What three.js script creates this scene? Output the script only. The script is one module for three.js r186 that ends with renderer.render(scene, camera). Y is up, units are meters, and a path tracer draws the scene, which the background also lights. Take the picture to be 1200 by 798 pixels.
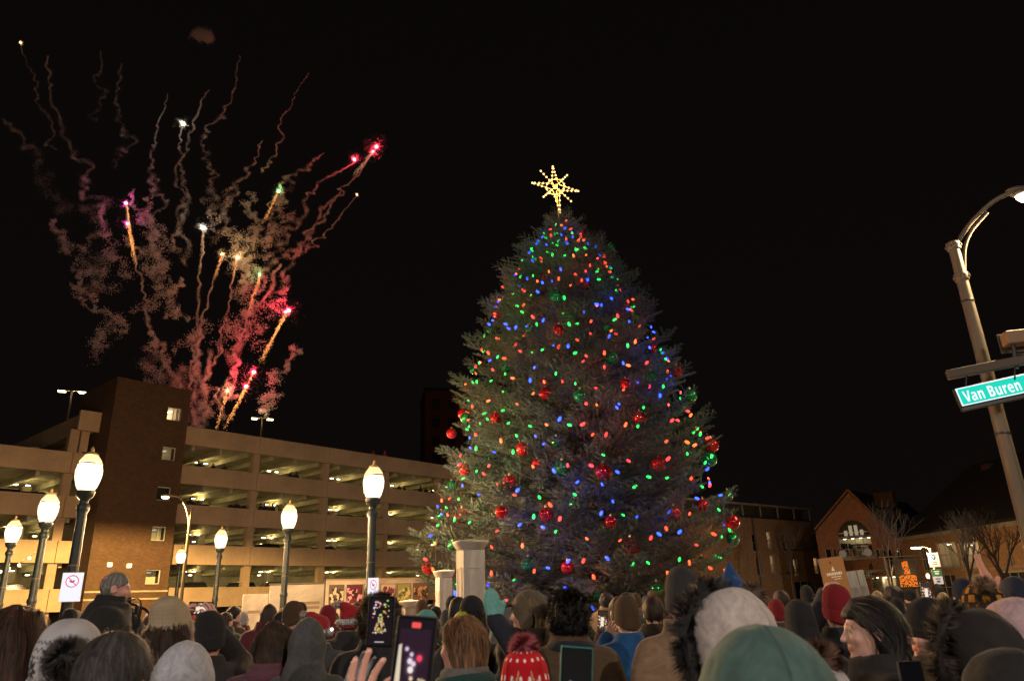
import * as THREE from 'three';
import { RoundedBoxGeometry } from 'three/addons/geometries/RoundedBoxGeometry.js';
import { mergeGeometries } from 'three/addons/utils/BufferGeometryUtils.js';

// ---------- camera, sky, light, exposure ----------
const scene = new THREE.Scene();
const EYE = 1.8, F = 846;
const camera = new THREE.PerspectiveCamera(2 * Math.atan(399 / F) * 180 / Math.PI, 1200 / 798, 0.05, 900);
camera.position.set(0, EYE, 0);
camera.rotation.order = 'YXZ';
camera.rotation.set(19.6 * Math.PI / 180, 0, -1.9 * Math.PI / 180);
camera.focus = 16; camera.userData.fStop = 5;
camera.updateMatrixWorld(true);
const renderer = new THREE.WebGLRenderer({ antialias: true });
renderer.toneMapping = THREE.LinearToneMapping;
renderer.toneMappingExposure = 1.0;
renderer.shadowMap.enabled = true;
{ // the night sky: almost black, a trace of warm town glow low down
  const W = 64, Hh = 32, d = new Float32Array(W * Hh * 4);
  for (let j = 0; j < Hh; j++) for (let i = 0; i < W; i++) {
    const e = Math.max(0, (j + 0.5) / Hh * 2 - 1), g = 0.6 + 0.4 * (1 - e), o = (j * W + i) * 4;
    d[o] = 0.0036 * g; d[o + 1] = 0.0027 * g; d[o + 2] = 0.0023 * g; d[o + 3] = 1;
  }
  const t = new THREE.DataTexture(d, W, Hh, THREE.RGBAFormat, THREE.FloatType);
  t.mapping = THREE.EquirectangularReflectionMapping; t.magFilter = THREE.LinearFilter; t.needsUpdate = true;
  scene.background = t; scene.environment = t;
}
const moon = new THREE.DirectionalLight(new THREE.Color(1, 0.93, 0.82), 0.02);
moon.position.set(-30, 60, 40); moon.castShadow = true; moon.shadow.radius = 4;
Object.assign(moon.shadow.camera, { left: -80, right: 80, top: 80, bottom: -80, far: 250 });
scene.add(moon);
scene.fog = null;

// ---------- helpers ----------
const rng = (s) => () => { s |= 0; s = s + 0x6D2B79F5 | 0; let t = Math.imul(s ^ s >>> 15, 1 | s); t = t + Math.imul(t ^ t >>> 7, 61 | t) ^ t; return ((t ^ t >>> 14) >>> 0) / 4294967296; };
const V = (x, y, z) => new THREE.Vector3(x, y, z);
const C = (r, g, b) => new THREE.Color(r, g, b);            // linear values
const lerp = (a, b, t) => a + (b - a) * t, clamp = (x, a, b) => x < a ? a : x > b ? b : x;
const smooth = (a, b, x) => { const t = clamp((x - a) / (b - a), 0, 1); return t * t * (3 - 2 * t); };
function hash3(x, y, z) { let h = Math.imul(x, 374761393) + Math.imul(y, 668265263) + Math.imul(z, 2147483647 ^ 0x5bd1e995); h = Math.imul(h ^ h >>> 13, 1274126177); return ((h ^ h >>> 16) >>> 0) / 4294967296; }
function vnoise(x, y, z) {
  const X = Math.floor(x), Y = Math.floor(y), Z = Math.floor(z); x -= X; y -= Y; z -= Z;
  const u = x * x * (3 - 2 * x), v = y * y * (3 - 2 * y), w = z * z * (3 - 2 * z), h = hash3;
  return lerp(lerp(lerp(h(X, Y, Z), h(X + 1, Y, Z), u), lerp(h(X, Y + 1, Z), h(X + 1, Y + 1, Z), u), v), lerp(lerp(h(X, Y, Z + 1), h(X + 1, Y, Z + 1), u), lerp(h(X, Y + 1, Z + 1), h(X + 1, Y + 1, Z + 1), u), v), w) * 2 - 1;
}
const fbm = (x, y, z, o = 4) => { let s = 0, a = 0.5; for (let i = 0; i < o; i++, a *= 0.5, x *= 2.03, y *= 2.03, z *= 2.03) s += a * vnoise(x, y, z); return s; };
const camQ = camera.quaternion.clone();
const ray = (u, v) => V((u - 600) / F, (399 - v) / F, -1).applyQuaternion(camQ);
const P = (u, v, depth) => { const k = ray(u, v); return k.multiplyScalar(depth / -k.z).add(V(0, EYE, 0)); };   // a measured spot of the place, from its bearing and depth
const used = {};
const numbered = (n) => { const k = used[n] = (used[n] ?? -1) + 1; return k ? n + '_' + String(k).padStart(3, '0') : n; };
function geo(g) { return Array.isArray(g) ? (g.length === 1 ? g[0] : mergeGeometries(g.map((q) => { const h = q.index ? q.toNonIndexed() : q.clone(); for (const k of Object.keys(h.attributes)) if (!['position', 'normal', 'uv', 'color'].includes(k)) h.deleteAttribute(k); if (!h.attributes.uv) h.setAttribute('uv', new THREE.BufferAttribute(new Float32Array(h.attributes.position.count * 2), 2)); return h; }))) : g; }
function part(name, g, m, parent) { const o = new THREE.Mesh(geo(g), m); o.name = name; o.castShadow = o.receiveShadow = true; parent.add(o); return o; }
function tag(o, label, category, group, kind) { o.userData = { label, category }; if (group) o.userData.group = group; if (kind) o.userData.kind = kind; return o; }
function thing(name, label, category, pos = [0, 0, 0], yaw = 0, group) { const o = new THREE.Group(); o.name = numbered(name); o.position.set(...(pos.isVector3 ? pos.toArray() : pos)); o.rotation.y = yaw; scene.add(o); return tag(o, label, category, group); }
function copy(src, label, pos, yaw) { const c = src.clone(); c.name = numbered(src.name.replace(/_\d{3}$/, '')); c.userData = { ...src.userData, label }; if (pos) c.position.set(...(pos.isVector3 ? pos.toArray() : pos)); if (yaw !== undefined) c.rotation.y = yaw; scene.add(c); return c; }
function single(name, g, m, label, category, group, kind) { const o = part(numbered(name), g, m, scene); return tag(o, label, category, group, kind); }
function structure(name, g, m, label) { const o = part(name, g, m, scene); o.userData = { kind: 'structure', label: label }; return o; }
const T = (g, x = 0, y = 0, z = 0, rx = 0, ry = 0, rz = 0, s) => { const q = new THREE.Matrix4().compose(V(x, y, z), new THREE.Quaternion().setFromEuler(new THREE.Euler(rx, ry, rz, 'YXZ')), s ? V(...s) : V(1, 1, 1)); return g.clone().applyMatrix4(q); };
function uvScale(g, k = 1) { // box uv in metres, by the way each face points
  const p = g.attributes.position, n = g.attributes.normal, uv = new Float32Array(p.count * 2);
  for (let i = 0; i < p.count; i++) { const ax = Math.abs(n.getX(i)), ay = Math.abs(n.getY(i)), az = Math.abs(n.getZ(i)); const x = p.getX(i), y = p.getY(i), z = p.getZ(i); const [a, b] = ay > ax && ay > az ? [x, z] : ax > az ? [z, y] : [x, y]; uv[i * 2] = a * k; uv[i * 2 + 1] = b * k; }
  g.setAttribute('uv', new THREE.BufferAttribute(uv, 2)); return g;
}
const box = (x0, x1, y0, y1, z0, z1) => uvScale(new THREE.BoxGeometry(x1 - x0, y1 - y0, z1 - z0).translate((x0 + x1) / 2, (y0 + y1) / 2, (z0 + z1) / 2));
const rbox = (w, h, d, r = 0.01, x = 0, y = 0, z = 0, seg = 2) => new RoundedBoxGeometry(w, h, d, seg, r).translate(x, y, z);
function bar(a, b, r0, r1 = r0, seg = 8) { const d = b.clone().sub(a), L = d.length(); const g = new THREE.CylinderGeometry(r1, r0, L, seg, 1); g.applyQuaternion(new THREE.Quaternion().setFromUnitVectors(V(0, 1, 0), d.normalize())); return g.translate((a.x + b.x) / 2, (a.y + b.y) / 2, (a.z + b.z) / 2); }
const tube = (pts, r, n = 24, seg = 6) => new THREE.TubeGeometry(new THREE.CatmullRomCurve3(pts), n, r, seg);
const lathe = (pts, seg = 24) => new THREE.LatheGeometry(pts.map(([x, y]) => new THREE.Vector2(x, y)), seg);
const ball = (r, x = 0, y = 0, z = 0, w = 16, h = 12) => new THREE.SphereGeometry(r, w, h).translate(x, y, z);

function mat(color, rough = 0.8, o = {}) { return new THREE.MeshStandardMaterial({ color: Array.isArray(color) ? C(...color) : color, roughness: rough, metalness: 0, ...o }); }
function glow(color, k, o = {}) { return new THREE.MeshStandardMaterial({ color: C(0.02, 0.02, 0.02), roughness: 0.6, emissive: C(...color), emissiveIntensity: k, ...o }); }
function noiseTex(size, fn, repeat = [1, 1], srgb = true) { // fn(u, v) -> [r, g, b] 0..1
  const d = new Uint8Array(size * size * 4);
  for (let j = 0; j < size; j++) for (let i = 0; i < size; i++) { const c = fn(i / size, j / size), o = (j * size + i) * 4; d[o] = clamp(c[0], 0, 1) * 255; d[o + 1] = clamp(c[1], 0, 1) * 255; d[o + 2] = clamp(c[2], 0, 1) * 255; d[o + 3] = 255; }
  const t = new THREE.DataTexture(d, size, size); t.wrapS = t.wrapT = THREE.RepeatWrapping; t.magFilter = THREE.LinearFilter; t.minFilter = THREE.LinearMipmapLinearFilter; t.generateMipmaps = true; t.repeat.set(...repeat); if (srgb) t.colorSpace = THREE.SRGBColorSpace; t.needsUpdate = true; return t;
}
const tnoise = (u, v, f, s = 0) => { // tileable noise from a torus
  const a = u * Math.PI * 2, b = v * Math.PI * 2, k = f / 6.283; return fbm(Math.cos(a) * k + s, Math.sin(a) * k + Math.cos(b) * k * 1.3, Math.sin(b) * k + 7.7, 4); };
function canvasTex(w, h, draw) { const c = document.createElement('canvas'); c.width = w; c.height = h; const x = c.getContext('2d'); draw(x, w, h); const t = new THREE.CanvasTexture(c); t.colorSpace = THREE.SRGBColorSpace; t.magFilter = THREE.LinearFilter; t.anisotropy = 4; return t; }
function lamp(color, cd, pos, parent = scene, radius = 3) { const l = new THREE.PointLight(C(...color), cd, 0, 2); l.position.copy(pos); l.castShadow = true; l.shadow.radius = radius; parent.add(l); return l; }
const WARM = [1, 0.74, 0.42], SODIUM = [1, 0.66, 0.28], WHITE = [1, 0.88, 0.74];
// ---------- materials of the setting ----------
const concreteTex = noiseTex(256, (u, v) => { const n = 0.80 + 0.16 * tnoise(u, v, 5) + 0.10 * tnoise(u, v, 22, 3) + 0.05 * (hash3(u * 256 | 0, v * 256 | 0, 3) - 0.5); return [n, n * 0.985, n * 0.96]; }, [0.22, 0.22]);
const streakTex = noiseTex(256, (u, v) => { const n = 0.86 + 0.05 * tnoise(u, v, 40, 5) + 0.12 * tnoise(u, v, 5, 1) + 0.04 * (hash3(u * 256 | 0, v * 256 | 0, 4) - 0.5); return [n, n * 0.98, n * 0.95]; }, [0.13, 0.1]);
const brickTex = noiseTex(512, (u, v) => { // fine courses, far too small to pick apart from the square
  const rows = 32, cols = 12, r = Math.floor(v * rows), x = u * cols + (r % 2) * 0.5, c = Math.floor(x) % cols, fx = x - Math.floor(x), fy = v * rows - r;
  const mortar = fx < 0.045 || fy < 0.14, k = mortar ? 0.72 : 0.70 + 0.16 * hash3(c, r, 7) + 0.1 * tnoise(u, v, 12); return [k, k * 0.9, k * 0.84]; }, [0.4, 0.4]);
const asphaltTex = noiseTex(256, (u, v) => { const n = 0.6 + 0.3 * tnoise(u, v, 60) + 0.2 * (hash3(u * 256 | 0, v * 256 | 0, 1) - 0.5); return [n, n, n]; }, [0.5, 0.5]);
const M = {
  asphalt: mat([0.075, 0.072, 0.07], 0.9, { map: asphaltTex }),
  paving: mat([0.30, 0.28, 0.25], 0.9, { map: concreteTex }),
  precast: mat([0.46, 0.335, 0.235], 0.88, { map: streakTex, bumpMap: concreteTex, bumpScale: 0.01 }),
  slab: mat([0.50, 0.47, 0.38], 0.9, { map: concreteTex }),
  brickRed: mat([0.105, 0.062, 0.032], 0.9, { map: brickTex, bumpMap: brickTex, bumpScale: 0.002 }),
  brickTan: mat([0.5, 0.36, 0.2], 0.9, { map: brickTex, bumpMap: brickTex, bumpScale: 0.002 }),
  brickGable: mat([0.46, 0.25, 0.14], 0.9, { map: brickTex, bumpMap: brickTex, bumpScale: 0.002 }),
  stone: mat([0.42, 0.36, 0.27], 0.85, { map: concreteTex }),
  darkMetal: mat([0.02, 0.024, 0.022], 0.45, { metalness: 0.4 }),
  lampGreen: mat([0.012, 0.02, 0.018], 0.42, { metalness: 0.3 }),
  steel: mat([0.22, 0.18, 0.13], 0.6, { metalness: 0.35, map: concreteTex }),
  roof: mat([0.035, 0.03, 0.028], 0.95, { map: asphaltTex }),
  frame: mat([0.05, 0.045, 0.04], 0.6),
  frameLight: mat([0.35, 0.33, 0.3], 0.6),
  glass: new THREE.MeshPhysicalMaterial({ color: C(0.9, 0.95, 0.95), roughness: 0.03, metalness: 0, transmission: 1, thickness: 0, ior: 1.5 }),
  darkRoom: mat([0.05, 0.04, 0.035], 0.9),
  room: mat([0.6, 0.5, 0.38], 0.9),
  white: mat([0.78, 0.76, 0.72], 0.55),
  lampGold: mat([0.42, 0.3, 0.13], 0.5, { metalness: 0.3 }),
  rubber: mat([0.02, 0.02, 0.02], 0.85),
};
const acornGlow = glow([1, 0.86, 0.56], 2.3), ledGlow = glow([1, 0.8, 0.5], 14), tubeGlow = glow([1, 0.9, 0.55], 14), winGlow = glow([1, 0.82, 0.52], 6);

// ---------- ground ----------
structure('ground', uvScale(new THREE.BoxGeometry(500, 0.2, 500).translate(0, -0.1, -120)), M.asphalt, 'dark asphalt ground of the square and streets');
structure('pavement', box(-30, 14, -0.02, 0.12, -30, 6), M.paving, 'pale concrete paving of the square under the crowd');

// ---------- garage and its stair tower ----------
const GY = 49.83 * Math.PI / 180, G0 = V(-35.7, 0, -49.3), GD = V(Math.cos(GY), 0, -Math.sin(GY)), GN = V(Math.sin(GY), 0, Math.cos(GY));
const gar = (s, y, t) => G0.clone().addScaledVector(GD, s).addScaledVector(GN, t).setY(y);
const garage = thing('parking_garage', 'long tan concrete parking garage with open lit decks', 'building', G0, GY);
const YP = [3.3, 6.55, 9.7, 12.85, 16.1], SL = -26, SR = 57, DEEP = -17;
const bays = []; for (let s = -25.5; s < SR; s += 7.5) bays.push(s);
{
  const panel = uvScale(new THREE.BoxGeometry(7.46, 1.45, 0.28)), lip = uvScale(new THREE.BoxGeometry(7.46, 0.1, 0.36));
  YP.forEach((y, k) => {
    for (const s of bays) {
      if (k === 4 && s < 4) continue;
      if (s + 7.5 > SR) continue;
      const p = part('spandrel_panel', panel, M.precast, garage); p.position.set(s + 3.75, y - 0.725, (hash3(s * 2, k, 1) - 0.5) * 0.02);
      const l = part('coping', lip, M.precast, p); l.position.set(0, 0.735, 0);
    }
    const s0 = k === 4 ? 5.2 : SL;
    part('floor_slab', box(s0, SR, y - 1.3, y - 1.0, DEEP, -0.16), M.slab, garage);
    if (k > 0) {
      const rib = uvScale(new THREE.BoxGeometry(0.22, 0.42, -DEEP - 1)), n = Math.floor((SR - s0) / 2.5);
      for (let i = 0; i < n; i++) { const r = part('ceiling_rib', rib, M.slab, garage); r.position.set(s0 + 1.2 + i * 2.5, y - 1.51, DEEP / 2 - 0.3); }
    }
    const low = k ? YP[k - 1] : 0, col = uvScale(new THREE.BoxGeometry(0.62, y - 1.45 - low + 1.2, 0.55));
    for (const s of bays) { if (k === 4 && s < 4) continue; const c = part('column', col, M.precast, garage); c.position.set(s, (y - 1.45 + low - 1.2) / 2 + 0.05, -0.46); const c2 = part('column', col, M.slab, garage); c2.position.set(s, (y - 1.45 + low - 1.2) / 2 + 0.05, -9); }
  });
  part('back_wall', box(SL, SR, 0, 15.1, DEEP - 0.3, DEEP), M.slab, garage);
  part('end_wall', box(SL - 0.3, SL, 0, 12.8, DEEP, -0.2), M.slab, garage);
  part('end_wall', box(SR, SR + 0.3, 0, 16, DEEP, -0.2), M.slab, garage);
  part('end_parapet', box(4.92, 5.2, 14.65, 16.1, DEEP, -0.2), M.precast, garage);   // the top deck ends here
  part('end_parapet', box(4.92, 5.2, 11.9, 13.1, DEEP, -0.2), M.precast, garage);
  part('end_column', box(4.95, 5.5, 13.1, 14.65, -0.8, -0.2), M.precast, garage);
  part('sloping_ramp', T(box(-20, 0, 0, 0.3, -2.6, 0), 44, 6.2, -11, 0, 0, -0.075), M.slab, garage);
  part('sloping_ramp', T(box(-20, 0, 0, 0.3, -2.6, 0), 44, 9.4, -11, 0, 0, -0.075), M.slab, garage);
  // deck lights: pairs of small lit fittings under each ceiling
  const fit = rbox(0.34, 0.1, 0.3, 0.02), lens = rbox(0.28, 0.05, 0.24, 0.02);
  for (let k = 1; k < 5; k++) for (const s of [-12.7, -4.2, 3.3, 17.3, 24.7, 32.2, 39.7, 47]) {
    if (k === 4 && s < 6) continue;
    for (const ds of [-0.42, 0.42]) { const f = part('ceiling_light', fit, M.darkMetal, garage); f.position.set(s + ds, YP[k] - 1.62, -6); const l = part('lens', lens, tubeGlow, f); l.position.y = -0.09; }
    lamp([1, 0.77, 0.27], 11, V(s, YP[k] - 1.95, -6), garage, 6);
    const f = part('ceiling_light', fit, M.darkMetal, garage); f.position.set(s + 3.6, YP[k] - 1.62, -13); part('lens', lens, tubeGlow, f).position.y = -0.09;
    lamp([1, 0.77, 0.27], 7, V(s + 3.6, YP[k] - 1.95, -13), garage, 6);
  }
  for (const [k, s0] of [[4, 14], [3, 13], [2, 13], [1, 13]]) part('cable_rail', [0.12, 0.3, 0.48].map((h) => bar(V(s0, YP[k - 1] + h - 0.1, -0.2), V(SR, YP[k - 1] + h - 0.1, -0.2), 0.012)), M.darkMetal, garage);
}
// a wall of any outline with real openings: pts and holes in metres, thickness inwards (-z)
function wallShape(pts, holes, thick = 0.35) {
  const sh = new THREE.Shape(pts.map(([x, y]) => new THREE.Vector2(x, y)));
  for (const [x0, x1, y0, y1, arch] of holes) { const p = new THREE.Path(); p.moveTo(x0, y0); p.lineTo(x1, y0); p.lineTo(x1, y1); if (arch) p.absarc((x0 + x1) / 2, y1, (x1 - x0) / 2, 0, Math.PI, false); p.lineTo(x0, y1); p.lineTo(x0, y0); sh.holes.push(p); }
  return uvScale(new THREE.ExtrudeGeometry(sh, { depth: thick, bevelEnabled: false }).translate(0, 0, -thick));
}
function windowIn(parent, x0, x1, y0, y1, o = {}) {
  const w = new THREE.Group(); w.name = 'window'; parent.add(w);
  const fm = o.frame || M.frame, z = -(o.set ?? 0.18), b = 0.07;
  const fr = [box(x0, x1, y0, y0 + b, z - 0.06, z), box(x0, x1, y1 - b, y1, z - 0.06, z), box(x0, x0 + b, y0 + b, y1 - b, z - 0.06, z), box(x1 - b, x1, y0 + b, y1 - b, z - 0.06, z)];
  for (let i = 1; i < (o.nx || 1); i++) { const x = lerp(x0, x1, i / o.nx); fr.push(box(x - b / 2, x + b / 2, y0 + b, y1 - b, z - 0.055, z - 0.005)); }
  for (let i = 1; i < (o.ny || 1); i++) { const y = lerp(y0, y1, i / o.ny); fr.push(box(x0 + b, x1 - b, y - b / 2, y + b / 2, z - 0.05, z - 0.01)); }
  part('frame', fr, fm, w);
  part('pane', box(x0 + b, x1 - b, y0 + b, y1 - b, z - 0.034, z - 0.028), M.glass, w);
  if (o.sill) part('sill', box(x0 - 0.12, x1 + 0.12, y0 - 0.16, y0 - 0.003, -0.12, 0.1), M.stone, w);
  const d = z - 1.4;
  const rm = part('room', [box(x0 - 0.5, x1 + 0.5, y0 - 0.4, y1 + 0.5, d - 0.1, d), box(x0 - 0.5, x1 + 0.5, y1 + 0.4, y1 + 0.5, d, -0.36), box(x0 - 0.5, x1 + 0.5, y0 - 0.5, y0 - 0.4, d, -0.36), box(x0 - 0.6, x0 - 0.5, y0 - 0.4, y1 + 0.5, d, -0.36), box(x1 + 0.5, x1 + 0.6, y0 - 0.4, y1 + 0.5, d, -0.36)], o.lit ? M.room : M.darkRoom, w);
  if (o.lit) { for (let i = 0; i < o.lit; i++) { const x = lerp(x0, x1, (i + 0.5) / o.lit); part('ceiling_light', rbox(0.22, 0.1, 0.4, 0.03, x, y1 - 0.2, -0.9), o.bright || winGlow, w); } lamp([1, 0.75, 0.45], o.cd ?? 1.2, V((x0 + x1) / 2, y1 - 0.45, -0.9), w, 4); }
  return w;
}
const tower = thing('stair_tower', 'tall brown brick stair tower with a column of small square windows', 'building', gar(6, 0, 2.2), GY);
{
  const W = 5.75, Ht = 18.4, wins = [16.98, 13.8, 10.7, 7.72, 4.62].map((y) => [4.06, 5.14, y - 1.05, y]);
  part('wall', wallShape([[0, 0], [W, 0], [W, Ht], [0, Ht]], wins), M.brickRed, tower);
  part('wall', [box(0, 0.3, 0, Ht, -7, -0.352), box(W - 0.3, W, 0, Ht, -7, -0.352), box(0.3, W - 0.3, 0, Ht, -7, -6.7)], M.brickRed, tower);
  part('roof', box(0.3, W - 0.3, Ht - 0.5, Ht - 0.35, -6.7, -0.352), M.roof, tower);
  part('coping', [box(-0.08, W + 0.08, Ht, Ht + 0.18, -0.42, 0.08), box(-0.08, 0.36, Ht, Ht + 0.18, -7.08, -0.42), box(W - 0.36, W + 0.08, Ht, Ht + 0.18, -7.08, -0.42)], M.brickRed, tower);
  part('brick_ledge', box(-0.02, W + 0.02, 3.02, 3.14, 0.003, 0.08), M.stone, tower);
  part('brick_ledge', box(-0.02, W + 0.02, 2.5, 2.62, 0.003, 0.08), M.stone, tower);
  wins.forEach((w, i) => windowIn(tower, ...w, { frame: M.frameLight, nx: i === 3 || i === 0 ? 2 : 1, lit: i < 2 || i > 2 ? 1 : 0, cd: i === 0 ? 5 : i === 1 ? 0.5 : 0.15, bright: i === 0 ? winGlow : glow([1, 0.85, 0.6], 0.6) }));
  for (const [x, y] of [[1.35, 4.92], [2.7, 4.86]]) { const l = part('wall_light', rbox(0.34, 0.26, 0.2, 0.03, x, y, 0.11), M.white, tower); part('lens', rbox(0.26, 0.03, 0.14, 0.01, x, y - 0.145, 0.11), glow([1, 0.85, 0.6], 3), l); }
}

// ---------- buildings on the right ----------
function frameFrom(u0, d0, u1, d1) { const a = P(u0, 690, d0).setY(0), b = P(u1, 690, d1).setY(0), dir = b.clone().sub(a), L = dir.length(); dir.normalize(); const yaw = Math.atan2(-dir.z, dir.x), n = V(Math.sin(yaw), 0, Math.cos(yaw)); 
  return { a, L, yaw, at(u, v) { const k = ray(u, v), o = V(0, EYE, 0), t = a.clone().sub(o).dot(n) / k.dot(n), p = o.addScaledVector(k, t); return [p.clone().sub(a).dot(dir), p.y]; } }; }
const winAt = (f, u, v, w, h) => { const [x, y] = f.at(u, v); return [x - w / 2, x + w / 2, y - h / 2, y + h / 2]; };
{
  const f = frameFrom(866, 92, 965, 104), b = thing('brick_apartment_block', 'flat roofed tan brick block with small windows beside the tree', 'building', f.a, f.yaw);
  const H1 = f.at(868, 606)[1], H2 = f.at(868, 589)[1];
  const wins = [[885, 636], [902, 633], [920, 636], [930, 637], [954, 637], [961, 638], [890, 664], [906, 661], [925, 667], [933, 665], [957, 663]].map(([u, v], i) => [...winAt(f, u, v, 0.95, 2.1)]);
  wins.push([...winAt(f, 950, 692, 7, 2.4)]);
  part('wall', wallShape([[-9, 0], [f.L, 0], [f.L, H1], [-9, H1]], wins), M.brickTan, b);
  for (const x of [f.L, -8.7]) part('side_wall', box(x - 0.3, x, 0, H1, -12, -0.352), M.brickTan, b);
  part('roof', box(-9, f.L, H1, H1 + 0.2, -12, 0), M.roof, b);
  part('roof_canopy', box(-9, f.L + 0.1, H2 - 0.25, H2, -6, 0.15), M.stone, b);
  for (let i = 0; i < 8; i++) part('canopy_post', box(-8.8 + i * (f.L + 8.6) / 7, -8.65 + i * (f.L + 8.6) / 7, H1 + 0.2, H2 - 0.252, -0.2, -0.05), M.stone, b);
  part('roof_screen', box(-9, f.L, H1 + 0.2, H2 - 0.26, -1.4, -1.3), M.darkRoom, b);
  part('chimney', box(-0.6, 1.0, H2 - 0.5, H2 + 0.7, -2.5, -1.2), M.brickGable, b);
  part('downpipe', bar(V(4.6, 0, 0.12), V(4.6, H1, 0.12), 0.09), M.frame, b);
  part('downpipe', bar(V(f.L - 0.5, 0, 0.12), V(f.L - 0.5, H1, 0.12), 0.09), M.frame, b);
  wins.forEach((w, i) => windowIn(b, ...w, { sill: i < 11, ny: i < 11 ? 2 : 1, nx: i < 11 ? 1 : 4, frame: M.frameLight, lit: [1, 7, 9, 10].includes(i) ? 1 : 0, cd: i === 10 ? 3 : 0.8 }));
  const fe = thing('fire_escape', 'thin iron fire escape hung on the tan brick block', 'fire escape', f.a, f.yaw);
  for (const [u, v] of [[927, 645], [922, 672]]) { const [x, y] = f.at(u, v); part('platform', box(x - 1.6, x + 1.6, y, y + 0.07, 0.01, 1.1), M.frame, fe); part('railing', [0.45, 0.95].map((h) => box(x - 1.6, x + 1.6, y + h, y + h + 0.05, 1.04, 1.09)).concat([-1.6, -0.8, 0, 0.8, 1.56].map((q) => box(x + q, x + q + 0.04, y + 0.07, y + 0.95, 1.05, 1.08))), M.frame, fe); }
  { const p = f.at(927, 645), q = f.at(922, 672); part('ladder', [bar(V(p[0] - 1.3, p[1], 0.9), V(q[0] + 1.3, q[1], 0.9), 0.05), bar(V(p[0] - 1.3, p[1], 0.5), V(q[0] + 1.3, q[1], 0.5), 0.05)], M.frame, fe); }
}
{
  const f = frameFrom(967, 90, 1064, 84), b = thing('gabled_brick_hall', 'old brick hall with a tall pointed gable and arched window', 'building', f.a, f.yaw);
  const A = f.at(995, 577), Lw = [0, f.at(967, 622)[1]], R = f.at(1064, 633);
  const tri = [-1.1, -0.37, 0.37, 1.1], base = f.at(1006, 659), up = f.at(1001, 645);
  const wins = [winAt(f, 975, 655, 1.3, 2.4), winAt(f, 983, 655, 1.1, 2.4), winAt(f, 998, 659, 1.25, 3), winAt(f, 1007, 659, 1.25, 3), winAt(f, 1016, 660, 1.25, 3), winAt(f, 1033, 656, 1.15, 2.4), winAt(f, 1041, 657, 1.1, 2.4), winAt(f, 1014, 690, 2.6, 2.6), winAt(f, 1038, 690, 2.8, 2.8), [...winAt(f, 1003, 640, 3.6, 2.2), true], winAt(f, 1058, 655, 1.0, 2.2)];
  part('gable_wall', wallShape([[0, 0], [f.L, 0], [f.L, R[1]], A, [0, Lw[1]]], wins), M.brickGable, b);
  wins.forEach((w, i) => windowIn(b, w[0], w[1], w[2], w[3], { sill: true, nx: i === 9 ? 4 : i > 6 ? 3 : 2, ny: i === 9 ? 1 : 2, frame: M.frameLight, lit: [7, 8].includes(i) ? 3 : i === 9 ? 4 : i === 4 ? 1 : 0, cd: i === 9 ? 0.6 : 1.5 }));
  { const [x0, x1, , y1] = wins[9]; const c = (x0 + x1) / 2; for (let k = 0; k < 4; k++) part('arch_pane', box(c - 1.1 + k * 0.6, c - 0.72 + k * 0.6, y1 + 0.1, y1 + (k === 0 || k === 3 ? 0.7 : 1.25), -0.3, -0.26), glow([1, 0.8, 0.5], 0.3), b); part('arch_back', box(x0 - 0.3, x1 + 0.3, y1 - 0.2, y1 + 2, -0.5, -0.38), M.darkRoom, b);
    part('balcony', box(x0 - 0.5, x1 + 0.5, wins[9][2] - 0.45, wins[9][2] - 0.15, 0.01, 0.7), M.stone, b); for (const x of [x0 + 0.4, x1 - 0.4]) part('globe_light', ball(0.42, x, wins[9][2] + 0.3, 0.5), glow([1, 0.75, 0.5], 0.12), b); }
  // the roof runs back from the gable: two thick slopes
  const slope = (p, q, back, name) => { const g = new THREE.Shape([new THREE.Vector2(...p), new THREE.Vector2(...q), new THREE.Vector2(q[0], q[1] + 0.35), new THREE.Vector2(p[0], p[1] + 0.35)]); part(name, uvScale(new THREE.ExtrudeGeometry(g, { depth: back, bevelEnabled: false }).translate(0, 0, -back + 0.15)), M.roof, b); };
  slope(A, [f.L + 0.3, R[1] - 0.1], 24, 'roof'); slope([-0.4, Lw[1] - 0.4], A, 24, 'roof');
  part('gable_coping', [bar(V(A[0], A[1] + 0.3, 0.1), V(f.L, R[1] + 0.3, 0.1), 0.16, 0.16, 4), bar(V(0, Lw[1] + 0.25, 0.1), V(A[0], A[1] + 0.3, 0.1), 0.16, 0.16, 4)], M.brickGable, b);
  part('chimney', box(A[0] + 1.1, A[0] + 3.3, A[1] - 1.6, A[1] + 0.15, -6.4, -5.2), M.brickRed, b);
  part('side_wall', box(0, 0.3, 0, Lw[1], -24, -0.352), M.brickGable, b); part('back_wall', box(0, f.L, 0, 5, -24.3, -24), M.brickGable, b);
  part('string_course', box(-0.02, f.L, f.at(1000, 672)[1], f.at(1000, 672)[1] + 0.3, 0.004, 0.1), M.stone, b);
  const g = frameFrom(1064, 84, 1290, 58), c = thing('long_brick_wing', 'low brick wing with a row of lit windows and dark roof', 'building', g.a, g.yaw);
  const top = g.at(1068, 633)[1], ws = [[1084, 655, 0], [1111, 650, 2], [1137, 651, 2], [1172, 648, 3], [1197, 645, 2], [1222, 644, 2], [1111, 688, 0], [1152, 688, 2], [1190, 686, 0]].map(([u, v, l]) => [...winAt(g, u, v, u === 1084 ? 1.4 : 3.2, 2.4), l]);
  part('wall', wallShape([[0.35, 0], [g.L, 0], [g.L, top], [0.35, top]], ws.map((w) => w.slice(0, 4))), M.brickTan, c);
  ws.forEach((w) => windowIn(c, w[0], w[1], w[2], w[3], { sill: true, nx: 3, ny: 2, frame: M.frameLight, lit: w[4], cd: 1.6 }));
  part('eaves', box(0.3, g.L, top, top + 0.4, -0.5, 0.45), M.stone, c);
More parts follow.
